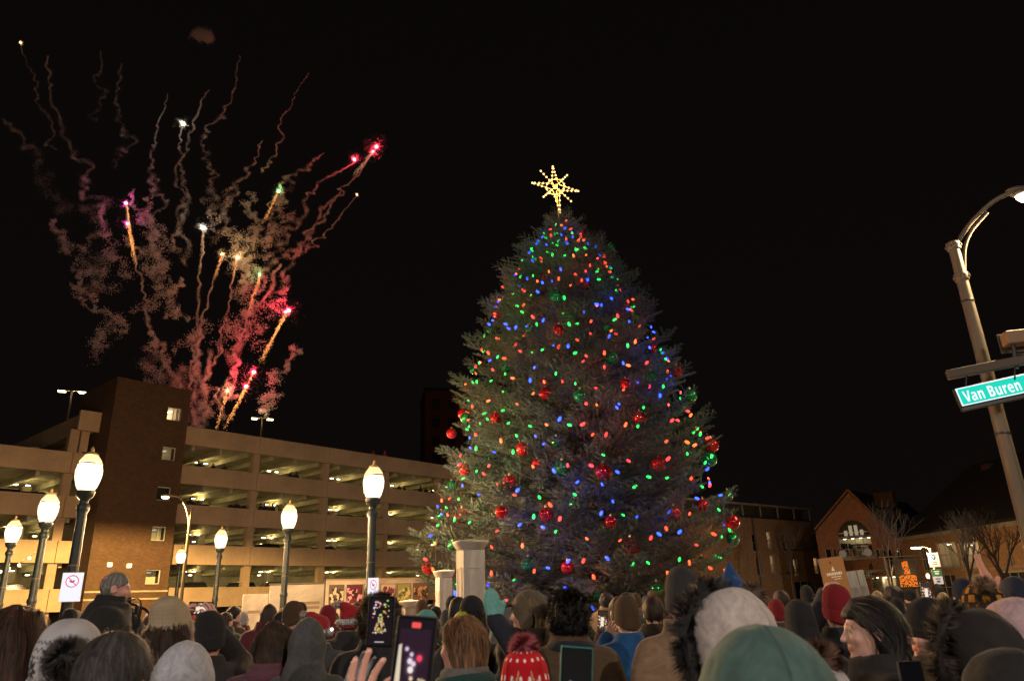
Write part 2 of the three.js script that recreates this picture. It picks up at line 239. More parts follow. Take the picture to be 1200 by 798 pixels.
  part('roof', T(box(0.3, g.L, 0, 0.3, -13, 0), 0, top + 0.4, 0.3, 0.62), M.roof, c);
  part('chimney', box(4.6, 5.8, top + 4, top + 7.6, -9.4, -8.4), M.brickRed, c);
  part('back_wall', box(0.3, g.L, 0, top, -12.3, -12), M.brickTan, c);
}
{ // the dim tower block far behind the tree's left edge
  const b = thing('tower_block', 'dim reddish tower block far behind the tree', 'building', P(541, 690, 150).setY(0), 0.2);
  const wins = []; for (let r = 0; r < 10; r++) for (let k = 0; k < 4; k++) wins.push([-6 + k * 3.4, -4.4 + k * 3.4, 4 + r * 4, 6.2 + r * 4]);
  part('wall', wallShape([[-7.5, 0], [7.5, 0], [7.5, 44], [-7.5, 44]], wins, 0.5), mat([0.16, 0.06, 0.04], 0.9, { map: brickTex }), b);
  const wg = box(-0.8, 0.8, -1.1, 1.1, -0.5, -0.44), gm = mat([0.03, 0.02, 0.02], 0.2);
  wins.forEach((w) => { const o = part('window', wg, gm, b); o.position.set((w[0] + w[1]) / 2, (w[2] + w[3]) / 2, 0); });
  part('wall', box(-7.5, 7.5, 0, 44, -14, -0.502), mat([0.16, 0.06, 0.04], 0.9, { map: brickTex }), b);
  part('roof', box(-7.7, 7.7, 44, 44.6, -14, 0.2), M.roof, b);
}

// ---------- street lamps ----------
function acornLamp(pos, label) {
  const t = thing('street_lamp', label, 'street lamp', pos, 0, 'acorn globe lamps round the square');
  part('base', lathe([[0.26, 0], [0.26, 0.12], [0.2, 0.2], [0.19, 0.55], [0.14, 0.62], [0.13, 0.85], [0.1, 0.95]]), M.lampGreen, t);
  part('post', lathe([[0.092, 0.9], [0.085, 1.9], [0.1, 1.92], [0.1, 1.99], [0.082, 2.01], [0.074, 3.25], [0.1, 3.29], [0.1, 3.36], [0.07, 3.4], [0.07, 3.46], [0.13, 3.52], [0.15, 3.6], [0.13, 3.62]], 16), M.lampGreen, t);
  for (const y of [2.4, 1.4]) part('band', lathe([[0.09, y], [0.09, y + 0.025]], 16), M.steel, t);
  const gl = lathe([[0.12, 3.62], [0.155, 3.68], [0.185, 3.78], [0.2, 3.86], [0.203, 3.95], [0.185, 4.02], [0.17, 4.05]], 64), gp = gl.attributes.position; for (let i = 0; i < gp.count; i++) { const a = Math.atan2(gp.getX(i), gp.getZ(i)), k = 1 + 0.022 * Math.cos(a * 16); gp.setX(i, gp.getX(i) * k); gp.setZ(i, gp.getZ(i) * k); } gl.computeVertexNormals(); part('globe_light', gl, acornGlow, t);
  lamp([1, 0.61, 0.29], pos[0] > -3 ? 120 : 190, V(0, 3.88, 0), t, 5);
  part('band', lathe([[0.172, 4.04], [0.19, 4.045], [0.19, 4.075], [0.172, 4.08]], 32), M.lampGold, t);
  part('cap', lathe([[0.18, 4.08], [0.165, 4.12], [0.13, 4.17], [0.1, 4.21]], 32), glow([1, 0.74, 0.36], 1.3), t);
  part('finial', lathe([[0.1, 4.21], [0.105, 4.23], [0.06, 4.26], [0.025, 4.28], [0.032, 4.32], [0.0, 4.37]], 24), M.lampGold, t);
  return t;
}
const lampSpots = [[-7.24, -12.18, 'black lamp post with acorn globe nearest the brick stair tower, carrying a small sign'], [-10.56, -16.45, 'second acorn globe lamp post from the left edge'], [-14.41, -21.06, 'acorn globe lamp post at the far left edge'], [-2.82, -14.3, 'acorn globe lamp post nearest the tree, above the bright white sign'], [-6.11, -19.67, 'acorn globe lamp post standing alone before the garage middle'], [-10.29, -25.69, 'acorn globe lamp post right of the curved street light'], [-15.19, -33.6, 'smallest acorn globe lamp post, in front of the curved street light pole']];
for (const [x, z, l] of lampSpots) acornLamp([x, 0.1, z], l);
{ // bright little signs fixed to two of the lamp posts
  const draw = (x, w, h) => { x.fillStyle = '#f4f3ff'; x.fillRect(0, 0, w, h); x.strokeStyle = '#d8405a'; x.lineWidth = w * 0.045; x.beginPath(); x.arc(w / 2, h * 0.3, w * 0.3, 0, 7); x.stroke(); x.beginPath(); x.moveTo(w * 0.29, h * 0.16); x.lineTo(w * 0.71, h * 0.44); x.stroke(); x.fillStyle = '#c03050'; x.beginPath(); x.ellipse(w * 0.46, h * 0.31, w * 0.11, h * 0.03, 0.4, 0, 7); x.fill(); x.beginPath(); x.arc(w * 0.57, h * 0.29, w * 0.05, 0, 7); x.fill(); x.fillStyle = '#444'; x.beginPath(); x.arc(w / 2, h * 0.08, w * 0.02, 0, 7); x.fill(); };
  const tx = canvasTex(256, 384, draw), sm = new THREE.MeshStandardMaterial({ color: C(0.05, 0.05, 0.05), emissive: C(1, 1, 1), emissiveMap: tx, emissiveIntensity: 1.0, roughness: 0.6 });
  for (const [u, v, d, w, h, l] of [[83, 688, 11.95, 0.3, 0.44, 'backlit white lamp post sign with a red crossed circle'], [437, 691, 14.1, 0.2, 0.42, 'narrow bright white sign on the lamp post near the tree']]) {
    const t = thing('lit_sign', l, 'sign', P(u, v, d), 0.35); part('plate', rbox(w, h, 0.012, 0.005), M.white, t);
    part('sign_face', new THREE.PlaneGeometry(w * 0.97, h * 0.97).translate(0, 0, 0.0105), sm, t); part('clamp', box(-0.04, 0.04, -0.03, 0.03, -0.12, -0.007), M.steel, t);
  }
}
function cobraHead(t, end, yaw, cd, aim, color = SODIUM) { // a flat street light head at the end of its arm
  const h = new THREE.Group(); h.name = 'lamp_head'; h.position.copy(end); h.rotation.y = yaw; t.add(h);
  part('housing', T(new THREE.SphereGeometry(1, 20, 12), 0.28, 0.02, 0, 0, 0, 0, [0.36, 0.1, 0.17]), M.steel, h);
  part('lens', T(new THREE.SphereGeometry(1, 16, 8), 0.34, -0.06, 0, 0, 0, 0, [0.21, 0.14, 0.14]), ledGlow, h);
  if (cd) { const l = new THREE.SpotLight(C(...color), cd, 0, 86 * Math.PI / 180, 0.25, 2); l.position.set(0.34, -0.23, 0); l.target.position.set(0.34 + (aim?.[0] || 0), -10, aim?.[1] || 0); l.castShadow = true; l.shadow.radius = 5; h.add(l); h.add(l.target); }
  return h;
}
{ // curved street light in front of the tower
  const top = P(190, 581, 44), base = P(213, 690, 44.6).setY(0), t = thing('curved_street_light', 'tall curved-arm street light in front of the brick stair tower', 'street light', base);
  const d = top.clone().sub(base), hx = Math.hypot(d.x, d.z), yaw = Math.atan2(-d.z, d.x), H0 = d.y - 0.9;
  part('pole', bar(V(0, 0, 0), V(0, H0 + 0.2, 0), 0.12, 0.075, 12), M.steel, t);
  part('arm', tube([V(0, H0 - 1.2, 0), V(d.x * 0.1, H0 - 0.2, d.z * 0.1), V(d.x * 0.4, d.y - 0.15, d.z * 0.4), V(d.x * 0.75, d.y + 0.05, d.z * 0.75)], 0.05, 16), M.steel, t);
  part('brace', tube([V(0, H0 + 0.1, 0), V(d.x * 0.2, H0 + 0.4, d.z * 0.2), V(d.x * 0.4, d.y - 0.12, d.z * 0.4)], 0.03, 10), M.steel, t);
  cobraHead(t, V(d.x * 0.7, d.y, d.z * 0.7), yaw, 0);
  const sp = new THREE.SpotLight(C(1, 0.64, 0.2), 2800, 0, 84 * Math.PI / 180, 0.12, 2), to = gar(8.5, 0, 2).sub(base); to.y = 0;
  sp.position.set(d.x * 0.7 - 0.34, d.y - 0.24, d.z * 0.7); sp.target.position.set(sp.position.x + to.x * 0.08, d.y - 10, sp.position.z + to.z * 0.08); sp.castShadow = true; sp.shadow.radius = 4; t.add(sp); t.add(sp.target);
}
for (const [u, v, d, n, l] of [[84, 458, 66, 4.2, 'slim double-headed light pole on the lower roof deck left of the tower'], [307, 490, 80, 3, 'double-headed light pole on the garage roof right of the tower']]) {
  const p = P(u, v, d), base = V(p.x, u < 100 ? 11.8 : 15.1, p.z), t = thing('roof_light_pole', l, 'light pole', base, 0.4);
  part('pole', bar(V(0, 0, 0), V(0, p.y - base.y, 0), 0.11, 0.08), M.steel, t);
  for (const s of [-1, 1]) { part('arm', bar(V(0, p.y - base.y, 0), V(s * 0.6, p.y - base.y, 0), 0.05), M.steel, t); const hd = part('lamp_head', rbox(0.7, 0.16, 0.4, 0.04, s * 0.85, p.y - base.y, 0), M.darkMetal, t); part('lens', rbox(0.62, 0.1, 0.36, 0.03, s * 0.85, p.y - base.y - 0.12, 0), glow([1, 0.85, 0.45], 16), hd); }
  lamp([1, 0.78, 0.4], 45, V(0, p.y - base.y - 0.4, 0), t, 6);
}
{ // the tall pole on the right: curved arm lamp, signal mast arm, lit street name
  const base = P(1200, 610, 13).setY(0); base.x = 8.85;
  const t = thing('street_light_pole', 'tall tapered steel street light pole on the right with curved arm', 'street light', base);
  const L = (u, v, d) => P(u, v, d).sub(base);
  const topY = L(1117, 285, 13).y;
  part('pole', lathe([[0.17, 0], [0.17, 0.3], [0.14, 0.34], [0.127, 3], [0.112, 6.16], [0.116, 6.2], [0.112, 6.24], [0.095, topY], [0.0, topY + 0.02]], 24), M.steel, t);
  for (const y of [topY - 0.15, topY - 0.82]) part('collar', lathe([[0.09, y], [0.128, y + 0.01], [0.128, y + 0.15], [0.09, y + 0.17]], 16), M.steel, t);
  for (let i = 0; i < 8; i++) for (const y of [topY - 0.07, topY - 0.74]) part('bolt', new THREE.BoxGeometry(0.03, 0.05, 0.03).rotateY(-i * 0.785).translate(Math.cos(i * 0.785) * 0.135, y, Math.sin(i * 0.785) * 0.135), M.steel, t);
  for (const [y, r] of [[6.9, 0.112], [4.3, 0.123]]) part('band', lathe([[r, y], [r + 0.006, y + 0.01], [r + 0.006, y + 0.03], [r, y + 0.04]], 20), M.darkMetal, t);
  const e = L(1188, 224, 12.6);
  part('arm', tube([V(0.03, topY - 0.08, 0), L(1136, 264, 12.95), L(1152, 247, 12.85), L(1168, 234, 12.72), L(1186, 225, 12.6)], 0.045, 30, 8), M.steel, t);
  part('arm', tube([V(0.06, topY - 0.74, 0), L(1132, 288, 12.95), L(1140, 270, 12.9), L(1158, 249, 12.8)], 0.034, 24, 8), M.steel, t);
  cobraHead(t, V(e.x * 0.96, e.y, e.z * 0.96), 0.2, 300, [0, 0], [1, 0.7, 0.36]);
  // mast arm with a signal housing
  const a = P(1110, 440, 12.6), b2 = P(1300, 402, 11.6), m = thing('signal_mast_arm', 'dark horizontal mast arm crossing behind the lit street name sign', 'mast arm', a);
  const q = b2.clone().sub(a); part('beam', T(rbox(q.length(), 0.16, 0.16, 0.02, q.length() / 2, 0, 0), 0, 0, 0, 0, Math.atan2(-q.z, q.x), Math.atan2(q.y, Math.hypot(q.x, q.z)) ), mat([0.05, 0.035, 0.025], 0.6), m);
  part('hanger', [bar(L(1133, 440, 12.5).add(base).sub(a), L(1133, 456, 12.5).add(base).sub(a), 0.015), bar(L(1190, 428, 12.3).add(base).sub(a), L(1190, 445, 12.3).add(base).sub(a), 0.015)], M.darkMetal, m);
  const s = P(1177, 398, 12.2), sg = thing('traffic_signal', 'brown box-shaped traffic signal housing at the right frame edge', 'traffic signal', s, -0.25);
  const sb = mat([0.20, 0.12, 0.06], 0.6);
  part('housing', rbox(1.1, 0.24, 0.3, 0.03, 0.55, 0, 0), sb, sg); part('backplate', rbox(1.2, 0.36, 0.02, 0.008, 0.57, -0.03, -0.17), mat([0.06, 0.04, 0.03], 0.7), sg);
  part('bracket', [bar(V(0.12, -0.1, 0), V(0.08, -0.55, 0), 0.035), bar(V(0.12, -0.3, 0), V(0.3, -0.3, 0), 0.03)], M.darkMetal, sg);
  // lit street name sign
  const c0 = P(1120.5, 455, 12.5), c1 = P(1127, 477, 12.5), r0 = P(1200, 437.5, 12.3), w2 = r0.clone().sub(c0), n = thing('street_name_sign', 'glowing teal street name sign reading Van Buren', 'sign', c0.clone().add(c1).multiplyScalar(0.5));
  const Ls = 2.15, hh = c0.distanceTo(c1), yaw = Math.atan2(-w2.z, w2.x), roll = Math.atan2(w2.y, Math.hypot(w2.x, w2.z)); n.rotation.set(0, yaw, roll, 'YXZ');
  const tx = canvasTex(1024, 192, (x, w, h) => { x.fillStyle = '#eafffc'; x.fillRect(0, 0, w, h); x.fillStyle = '#00ccb4'; x.beginPath(); x.roundRect(12, 12, w - 24, h - 24, 14); x.fill(); x.fillStyle = '#f2fffc'; x.font = 'bold 164px sans-serif'; x.textBaseline = 'middle'; x.save(); x.translate(40, h / 2 + 6); x.scale(0.575, 1); x.fillText('Van Buren', 0, 0); x.restore(); });
  part('box', rbox(Ls, hh, 0.12, 0.015, Ls / 2, 0, -0.075), M.darkMetal, n);
  part('sign_face', new THREE.PlaneGeometry(Ls - 0.02, hh - 0.02).translate(Ls / 2, 0, -0.01), new THREE.MeshStandardMaterial({ color: C(0.02, 0.02, 0.02), emissive: C(1, 1, 1), emissiveMap: tx, emissiveIntensity: 1.15, roughness: 0.95 }), n);
  part('valance', rbox(Ls, 0.07, 0.1, 0.01, Ls / 2, -hh / 2 - 0.04, -0.07), M.darkMetal, n);
}
// street lamps behind the camera, whose light falls on the crowd and the tree
for (const [x, z, h, cd, yaw, l] of [[-16, 15, 11, 760, 0.5, 'street light standing behind the crowd on the left'], [13, 20, 11.5, 1250, 2.2, 'street light standing behind the crowd on the right'], [47, -52, 8.5, 1100, 2.9, 'street light beside the low brick wing, outside the frame']]) {
  const t = thing('street_light', l, 'street light', [x, 0, z]);
  part('pole', bar(V(0, 0, 0), V(0, h - 0.6, 0), 0.15, 0.09, 12), M.steel, t);
  const e = V(Math.cos(yaw) * 1.6, h, -Math.sin(yaw) * 1.6); part('arm', tube([V(0, h - 0.7, 0), V(e.x * 0.3, h - 0.2, e.z * 0.3), V(e.x, h, e.z)], 0.05), M.steel, t);
  cobraHead(t, e, yaw, 0);
  const sp = new THREE.SpotLight(C(1, 0.84, 0.72), cd, 0, 84 * Math.PI / 180, 0.3, 2); sp.position.set(e.x + Math.cos(yaw) * 0.34, h - 0.24, e.z - Math.sin(yaw) * 0.34);
  sp.target.position.set(sp.position.x - x * 0.15, h - 10, sp.position.z + (z > 0 ? -4.5 : -1.5)); sp.castShadow = true; sp.shadow.radius = 6; t.add(sp); t.add(sp.target);
}
// ---------- the Christmas tree ----------
const TX = 1.36, TZ = -17, TREE = V(TX, 0, TZ), TOP = 11.25;
const prof = [[0.2, 3.0], [1.2, 3.2], [2.2, 3.22], [3.0, 3.3], [4.15, 3.1], [5.4, 2.88], [6.4, 2.5], [7.9, 2.02], [9.5, 1.34], [10.1, 0.96], [10.8, 0.42], [11.3, 0.1]];
const reach = (y) => { for (let i = 1; i < prof.length; i++) if (y <= prof[i][0]) return lerp(prof[i - 1][1], prof[i][1], clamp((y - prof[i - 1][0]) / (prof[i][0] - prof[i - 1][0]), 0, 1)); return 0.1; };
const tree = thing('christmas_tree', 'tall decorated spruce tree in the middle of the square', 'tree', TREE);
const bark = mat([0.10, 0.07, 0.045], 0.95, { map: concreteTex });
part('trunk', lathe([[0.0, 0], [0.24, 0], [0.2, 1], [0.17, 4], [0.1, 8], [0.05, 10.4], [0.015, 11.25]], 12), bark, tree);
const sprayGeo = (seed) => { // a bottle-brush twig with side twigs, every needle a blade
  const r = rng(seed), pos = [], nor = [];
  const twig = (o, d, L, n) => {
    const up = Math.abs(d.y) > 0.9 ? V(1, 0, 0) : V(0, 1, 0), a = d.clone().cross(up).normalize(), b = d.clone().cross(a).normalize();
    const tri = (p, q, s) => { const nn = q.clone().sub(p).cross(s.clone().sub(p)).normalize(); for (const k of [p, q, s]) { pos.push(k.x, k.y, k.z); nor.push(nn.x, nn.y, nn.z); } };
    const e = o.clone().addScaledVector(d, L); tri(o.clone().addScaledVector(a, 0.004), o.clone().addScaledVector(a, -0.004), e);
    for (let i = 0; i < n; i++) { const t = (i + r()) / n, ph = i * 2.4 + r(), q = o.clone().addScaledVector(d, L * t), w = a.clone().multiplyScalar(Math.cos(ph)).addScaledVector(b, Math.sin(ph)), nd = w.clone().multiplyScalar(0.9).addScaledVector(d, 0.75).normalize(), l = 0.026 + 0.012 * r(); const side = nd.clone().cross(d).normalize().multiplyScalar(0.0036); tri(q.clone().add(side), q.clone().sub(side), q.clone().addScaledVector(nd, l)); }
  };
  twig(V(0, 0, 0), V(0, 0, 1), 0.3, 44);
  for (let k = 0; k < 5; k++) { const s = k % 2 ? 1 : -1, z = 0.03 + k * 0.045; twig(V(0, 0, z), V(s * (0.75 + 0.2 * r()), 0.12 * (r() - 0.3), 0.75).normalize(), 0.17 - k * 0.014, 24); }
  const g = new THREE.BufferGeometry(); g.setAttribute('position', new THREE.Float32BufferAttribute(pos, 3)); g.setAttribute('normal', new THREE.Float32BufferAttribute(nor, 3)); g.setAttribute('uv', new THREE.Float32BufferAttribute(new Float32Array(pos.length / 3 * 2), 2)); return g;
};
const surfaceSpots = [];                         // outer ends of branches, where the lights and balls hang
{
  const r = rng(11), lists = [[], [], []], limbs = [];
  const q = new THREE.Quaternion(), m = new THREE.Matrix4(), X = V(1, 0, 0);
  const put = (p, dir, s, tone, roll) => { const z = dir.clone().normalize(), up = V(0, 1, 0), x = up.clone().cross(z).normalize(), y = z.clone().cross(x); m.makeBasis(x, y, z); q.setFromRotationMatrix(m); q.multiply(new THREE.Quaternion().setFromAxisAngle(V(0, 0, 1), roll)); lists[(r() * 3) | 0].push([new THREE.Matrix4().compose(p, q.clone(), V(s, s, s)), tone]); };
  let k = 0;
  for (let y = 0.35; y < 11.15; y += 0.075 - 0.002 * Math.min(y, 9) , k++) {
    const n = y > 10.3 ? 2 : 3;
    for (let j = 0; j < n; j++) {
      const phi = k * 2.399 + j * 2.09 + r() * 0.5, lump = 1 + 0.13 * vnoise(Math.cos(phi) * 1.6 + 3, y * 0.9, Math.sin(phi) * 1.6), L = Math.max(0.18, reach(y) * lump * (0.74 + 0.32 * r()));
      const dx = Math.cos(phi), dz = Math.sin(phi), droop = y < 9.4 ? 0.10 * L : lerp(0.05, -0.3, (y - 9.4) / 1.8) * L, lift = 0.10 * L + 0.08;
      const at = (t) => V(dx * L * t, y - droop * Math.sin(t * 2.2) + lift * t * t * t, dz * L * t);
      const tone = 0.75 + 0.5 * r();
      limbs.push(bar(at(0.02), at(0.6), 0.012 + 0.008 * L, 0.01, 4), bar(at(0.6), at(1), 0.01, 0.005, 4));
      const N = Math.max(3, Math.round(L * 5.2));
      for (let i = 0; i < N; i++) {
        const t = Math.max(0.18, 1 - Math.pow(i / N, 1.25) * 0.8), p = at(t), ahead = at(Math.min(1.05, t + 0.04)).sub(at(t - 0.04)).normalize(), side = V(-dz, 0, dx), spread = (1 - t) * 0.62 * Math.min(1.6, L) + 0.03;
        for (const s of i === 0 ? [0] : [-1, 1]) {
          const o = p.clone().addScaledVector(side, s * spread * (0.25 + 0.75 * r())); o.y += (r() - 0.62) * 0.14;
          const d = ahead.clone().addScaledVector(side, s * (0.55 + 0.5 * r())); d.y += 0.05 + 0.32 * (r() - 0.35);
          put(o, d, (1.15 + 0.75 * r()) * (y > 10.4 ? 0.5 : y > 9.6 ? 0.8 : 1), tone * (0.85 + 0.3 * r()), (r() - 0.5) * 0.9);
        }
      }
      if (L > 0.3) surfaceSpots.push({ p: at(0.97).add(TREE), phi, y, L });
    }
  }
  for (let i = 0; i < 14; i++) { const a = i * 2.4, h = 10.75 + i * 0.035; put(V(Math.cos(a) * 0.03, h, Math.sin(a) * 0.03), V(Math.cos(a) * 0.6, 0.9, Math.sin(a) * 0.6), 0.7, 1.1, r()); }
  part('limbs', limbs, bark, tree).userData.kind = 'stuff';
  const needle = new THREE.MeshStandardMaterial({ color: C(1, 1, 1), roughness: 0.75, side: THREE.DoubleSide });
  lists.forEach((l, i) => {
    const im = new THREE.InstancedMesh(sprayGeo(21 + i), needle, l.length); im.name = 'crown'; const c = C(0, 0, 0);
    l.forEach(([mm, t], n) => { im.setMatrixAt(n, mm); const w = hash3(n, i, 5); im.setColorAt(n, c.setRGB(0.036 * t * (0.85 + 0.4 * w), 0.053 * t, 0.039 * t * (1.15 - 0.35 * w))); });
    im.userData.kind = 'stuff'; tree.add(im);
  });
  console.log('sprays', lists.map((l) => l.length).join(' '), 'spots', surfaceSpots.length);
}
// ball ornaments: shiny red and green, each hung from a branch
const facing = surfaceSpots.filter((s) => Math.sin(s.phi) > -0.25);
const ballMat = { red: new THREE.MeshPhysicalMaterial({ color: C(0.40, 0.01, 0.014), roughness: 0.14, metalness: 0.65, clearcoat: 1, clearcoatRoughness: 0.05 }), green: new THREE.MeshPhysicalMaterial({ color: C(0.012, 0.17, 0.055), roughness: 0.14, metalness: 0.65, clearcoat: 1, clearcoatRoughness: 0.05 }) };
const balls = [];
{ // measured spots: column, row, radius in metres, r or g
  const list = 'r543,485,14 r545,550,13 g529,570,13 r541,605,19 g517,605,11 g530,640,9 g537,688,15 g500,745,15 r503,665,17 r529,508,11 r580,490,12 g594,429,14 r613,526,15 g575,537,16 r597,565,14 g619,661,15 g659,549,17 r639,461,13 r665,665,12 r640,603,14 r707,553,17 g674,591,12 r739,641,19 r772,544,15 r750,490,14 g803,520,14 r834,522,16 g831,538,18 g809,464,15 r809,564,11 g853,581,12 r859,612,14 g859,632,14 r824,592,13 g823,658,11 r733,449,10 g763,441,12 r793,435,13 g717,420,16 r655,387,13 g621,386,11 g652,347,17 r686,334,13 r704,314,13 r731,370,17 g743,372,14 g711,384,12 r638,450,13 g680,464,14 r640,322,13 g626,291,13 r608,342,14 r583,367,13 g575,386,12 r682,272,9 g716,290,10 r764,408,12 g556,433,12 g652,518,11 r629,543,9 g546,490,13 r716,612,11 g700,695,12 r588,600,12 r790,600,12 g770,690,13'.split(' ');
  const r = rng(5), gone = new Set();
  for (const it of list) {
    const col = it[0] === 'r' ? 'red' : 'green', [u, v, s] = it.slice(1).split(',').map(Number);
    // nearest branch end along that bearing on the near side of the crown
    const k = ray(u, v).normalize(), o = V(0, EYE, 0); let best = null, bd = 1e9;
    for (const f of facing) { if (gone.has(f)) continue; const w = f.p.clone().sub(o), al = w.dot(k), d = w.addScaledVector(k, -al).length() + 0.03 * al; if (d < bd) { bd = d; best = f; } }
    gone.add(best); const al = best.p.clone().sub(o).dot(k), p = o.addScaledVector(k, al - 0.05);
    balls.push({ p, v, s: s * 0.0088 + 0.02, col });
  }
  balls.sort((a, b) => a.v - b.v); const n = { red: 0, green: 0 };
  const ord = (i) => i + (i % 10 === 1 && i % 100 !== 11 ? 'st' : i % 10 === 2 && i % 100 !== 12 ? 'nd' : i % 10 === 3 && i % 100 !== 13 ? 'rd' : 'th');
  const unit = new THREE.SphereGeometry(1, 28, 20), capG = new THREE.CylinderGeometry(0.16, 0.18, 0.22, 12).translate(0, 1.06, 0), loopG = new THREE.TorusGeometry(0.1, 0.025, 6, 12).translate(0, 1.24, 0);
  const gold = mat([0.6, 0.45, 0.2], 0.3, { metalness: 0.9 });
  for (const b of balls) {
    const i = ++n[b.col], t = thing('ball_ornament', `shiny ${b.col} ball ornament, ${ord(i)} ${b.col} one counting down from the star`, 'ornament', b.p, 0, b.col + ' balls on the tree'); t.scale.setScalar(b.s);
    part('ball', unit, ballMat[b.col], t); part('cap', capG, gold, t); part('loop', loopG, gold, t);
  }
}
// strings of coloured bulbs, each wound once or more round the crown
{
  let nb = 0; const r = rng(77), bulb = lathe([[0, -0.045], [0.013, -0.038], [0.022, -0.018], [0.021, 0.002], [0.014, 0.026], [0.012, 0.03]], 10), socket = new THREE.CylinderGeometry(0.012, 0.012, 0.035, 8).translate(0, 0.046, 0);
  const cols = [glow([1, 0.05, 0.015], 4), glow([0.01, 0.75, 0.1], 2.6), glow([0.02, 0.07, 1], 4.2), glow([1, 0.11, 0.02], 3.6), glow([0.01, 0.75, 0.1], 2.6), glow([0.02, 0.07, 1], 4.2), glow([0.01, 0.75, 0.1], 2.6), glow([1, 0.035, 0.03], 3.6)], wire = mat([0.01, 0.03, 0.015], 0.7);
  const tiers = ['just below the star', 'second below the star', 'third below the star', 'fourth below the star', 'above the middle of the tree', 'round the middle of the tree', 'just below the middle of the tree', 'in the lower third of the tree', 'round the widest branches', 'above the lowest branches', 'along the lowest branches'];
  const y0s = [10.95, 10.0, 9.1, 8.2, 7.3, 6.4, 5.5, 4.6, 3.7, 2.8, 1.9], count = [34, 36, 37, 38, 38, 38, 38, 38, 36, 34, 30];
  tiers.forEach((tl, k) => {
    const st = thing('light_string', 'string of coloured bulbs wound ' + tl, 'light string', [0, 0, 0], 0, 'light strings on the tree'), pts = [];
    const N = count[k], yA = y0s[k], yB = k < 10 ? y0s[k + 1] : 1.0;
    for (let i = 0; i < N; i++) {
      // mostly the side that faces the square, where the bulbs show
      const t = i / N, phi = -0.35 + (i % 2 ? 1 : 0) * 0 + 0 + (() => { const w = (i * 0.6180339 + k * 0.37) % 1; return 0.35 + (0.35 * w * 1.0 * Math.PI + 0.65 * Math.acos(1 - 2 * w)) * 1.12 - 0.16; })(), y = lerp(yA, yB, t) + (r() - 0.5) * 0.5, lump = 1 + 0.13 * vnoise(Math.cos(phi) * 1.6 + 3, y * 0.9, Math.sin(phi) * 1.6), R = Math.max(0.12, reach(y) * lump * (0.93 + 0.1 * r()));
      pts.push({ p: V(TX + Math.cos(phi) * R, y - 0.02, TZ + Math.sin(phi) * R), phi, c: cols[(r() * 8) | 0] });
    }
    for (const b of pts) { const o = part('bulb', bulb, b.c, st); o.position.copy(b.p); o.rotation.set((r() - 0.5) * 2, 0, (r() - 0.5) * 2.4); o.scale.setScalar(0.85 + 0.6 * r()); if (nb++ % 4 === 0) { const e = b.c.emissive; lamp([e.r, e.g, e.b], e.b > 0.5 ? 1.0 : 0.9, b.p, st, 1); } }
    pts.sort((a, b) => a.phi - b.phi);
    part('wire', tube(pts.map((b) => b.p.clone().setY(b.p.y + 0.04).lerp(V(TX, b.p.y, TZ), 0.06)), 0.005, 120, 4), wire, st);
  });
}
// the star on top: rods of warm bulbs round a ring
{
  const c = P(651, 219, 17), st = thing('star_topper', 'eight-pointed star of warm lights on top of the tree', 'star', c, -0.15), rodM = mat([0.5, 0.36, 0.14], 0.4, { metalness: 0.6 }), bm = glow([1, 0.62, 0.2], 3), bg = new THREE.SphereGeometry(0.026, 10, 8);
  part('ring', new THREE.TorusGeometry(0.24, 0.012, 8, 40), rodM, st); part('hub', new THREE.CylinderGeometry(0.07, 0.07, 0.06, 16).rotateX(Math.PI / 2), rodM, st);
  const arms = [[-2, 31, 1], [-18, 26, 0], [-30, 10, 1], [-16, -13, 0], [4, -38, 1], [19, -24, 0], [29, -10, 1], [16, 15, 0]].map(([x, y, k]) => [Math.atan2(y, x) * 180 / Math.PI, Math.hypot(x, y) * 0.0208, k]);
  for (const [a, L, two] of arms) {
    const t = a * Math.PI / 180, d = V(Math.cos(t), Math.sin(t), 0), n = V(-d.y, d.x, 0), arm = new THREE.Group(); arm.name = 'arm'; st.add(arm);
    if (two) { const tip = d.clone().multiplyScalar(L), p = d.clone().multiplyScalar(0.08).addScaledVector(n, 0.09), q = d.clone().multiplyScalar(0.08).addScaledVector(n, -0.09); part('rod', bar(p, tip, 0.011, 0.008, 6), rodM, arm); part('rod', bar(q, tip, 0.011, 0.008, 6), rodM, arm); for (let i = 0; i < 4; i++) { const k = 0.3 + i * 0.2; part('bulb', bg, bm, arm).position.copy(p.clone().lerp(tip, k)); part('bulb', bg, bm, arm).position.copy(q.clone().lerp(tip, k * 0.97)); } part('bulb', bg, bm, arm).position.copy(tip); }
    else { part('rod', bar(d.clone().multiplyScalar(0.06), d.clone().multiplyScalar(L), 0.011, 0.008, 6), rodM, arm); for (let i = 0; i < 5; i++) part('bulb', bg, bm, arm).position.copy(d.clone().multiplyScalar(0.14 + (L - 0.14) * i / 4).add(V(0, 0, 0.015))); }
  }
  for (let i = 0; i < 10; i++) { const a = i * 0.628 + 0.2; part('bulb', bg, bm, st).position.set(Math.cos(a) * 0.24, Math.sin(a) * 0.24, 0.02); }
  part('mast', bar(V(0.02, -0.1, -0.03), V(0.05, -1.25, -0.03), 0.016), rodM, st);
  lamp([1, 0.62, 0.2], 6, V(0, -0.05, 0.35), st, 8);
}
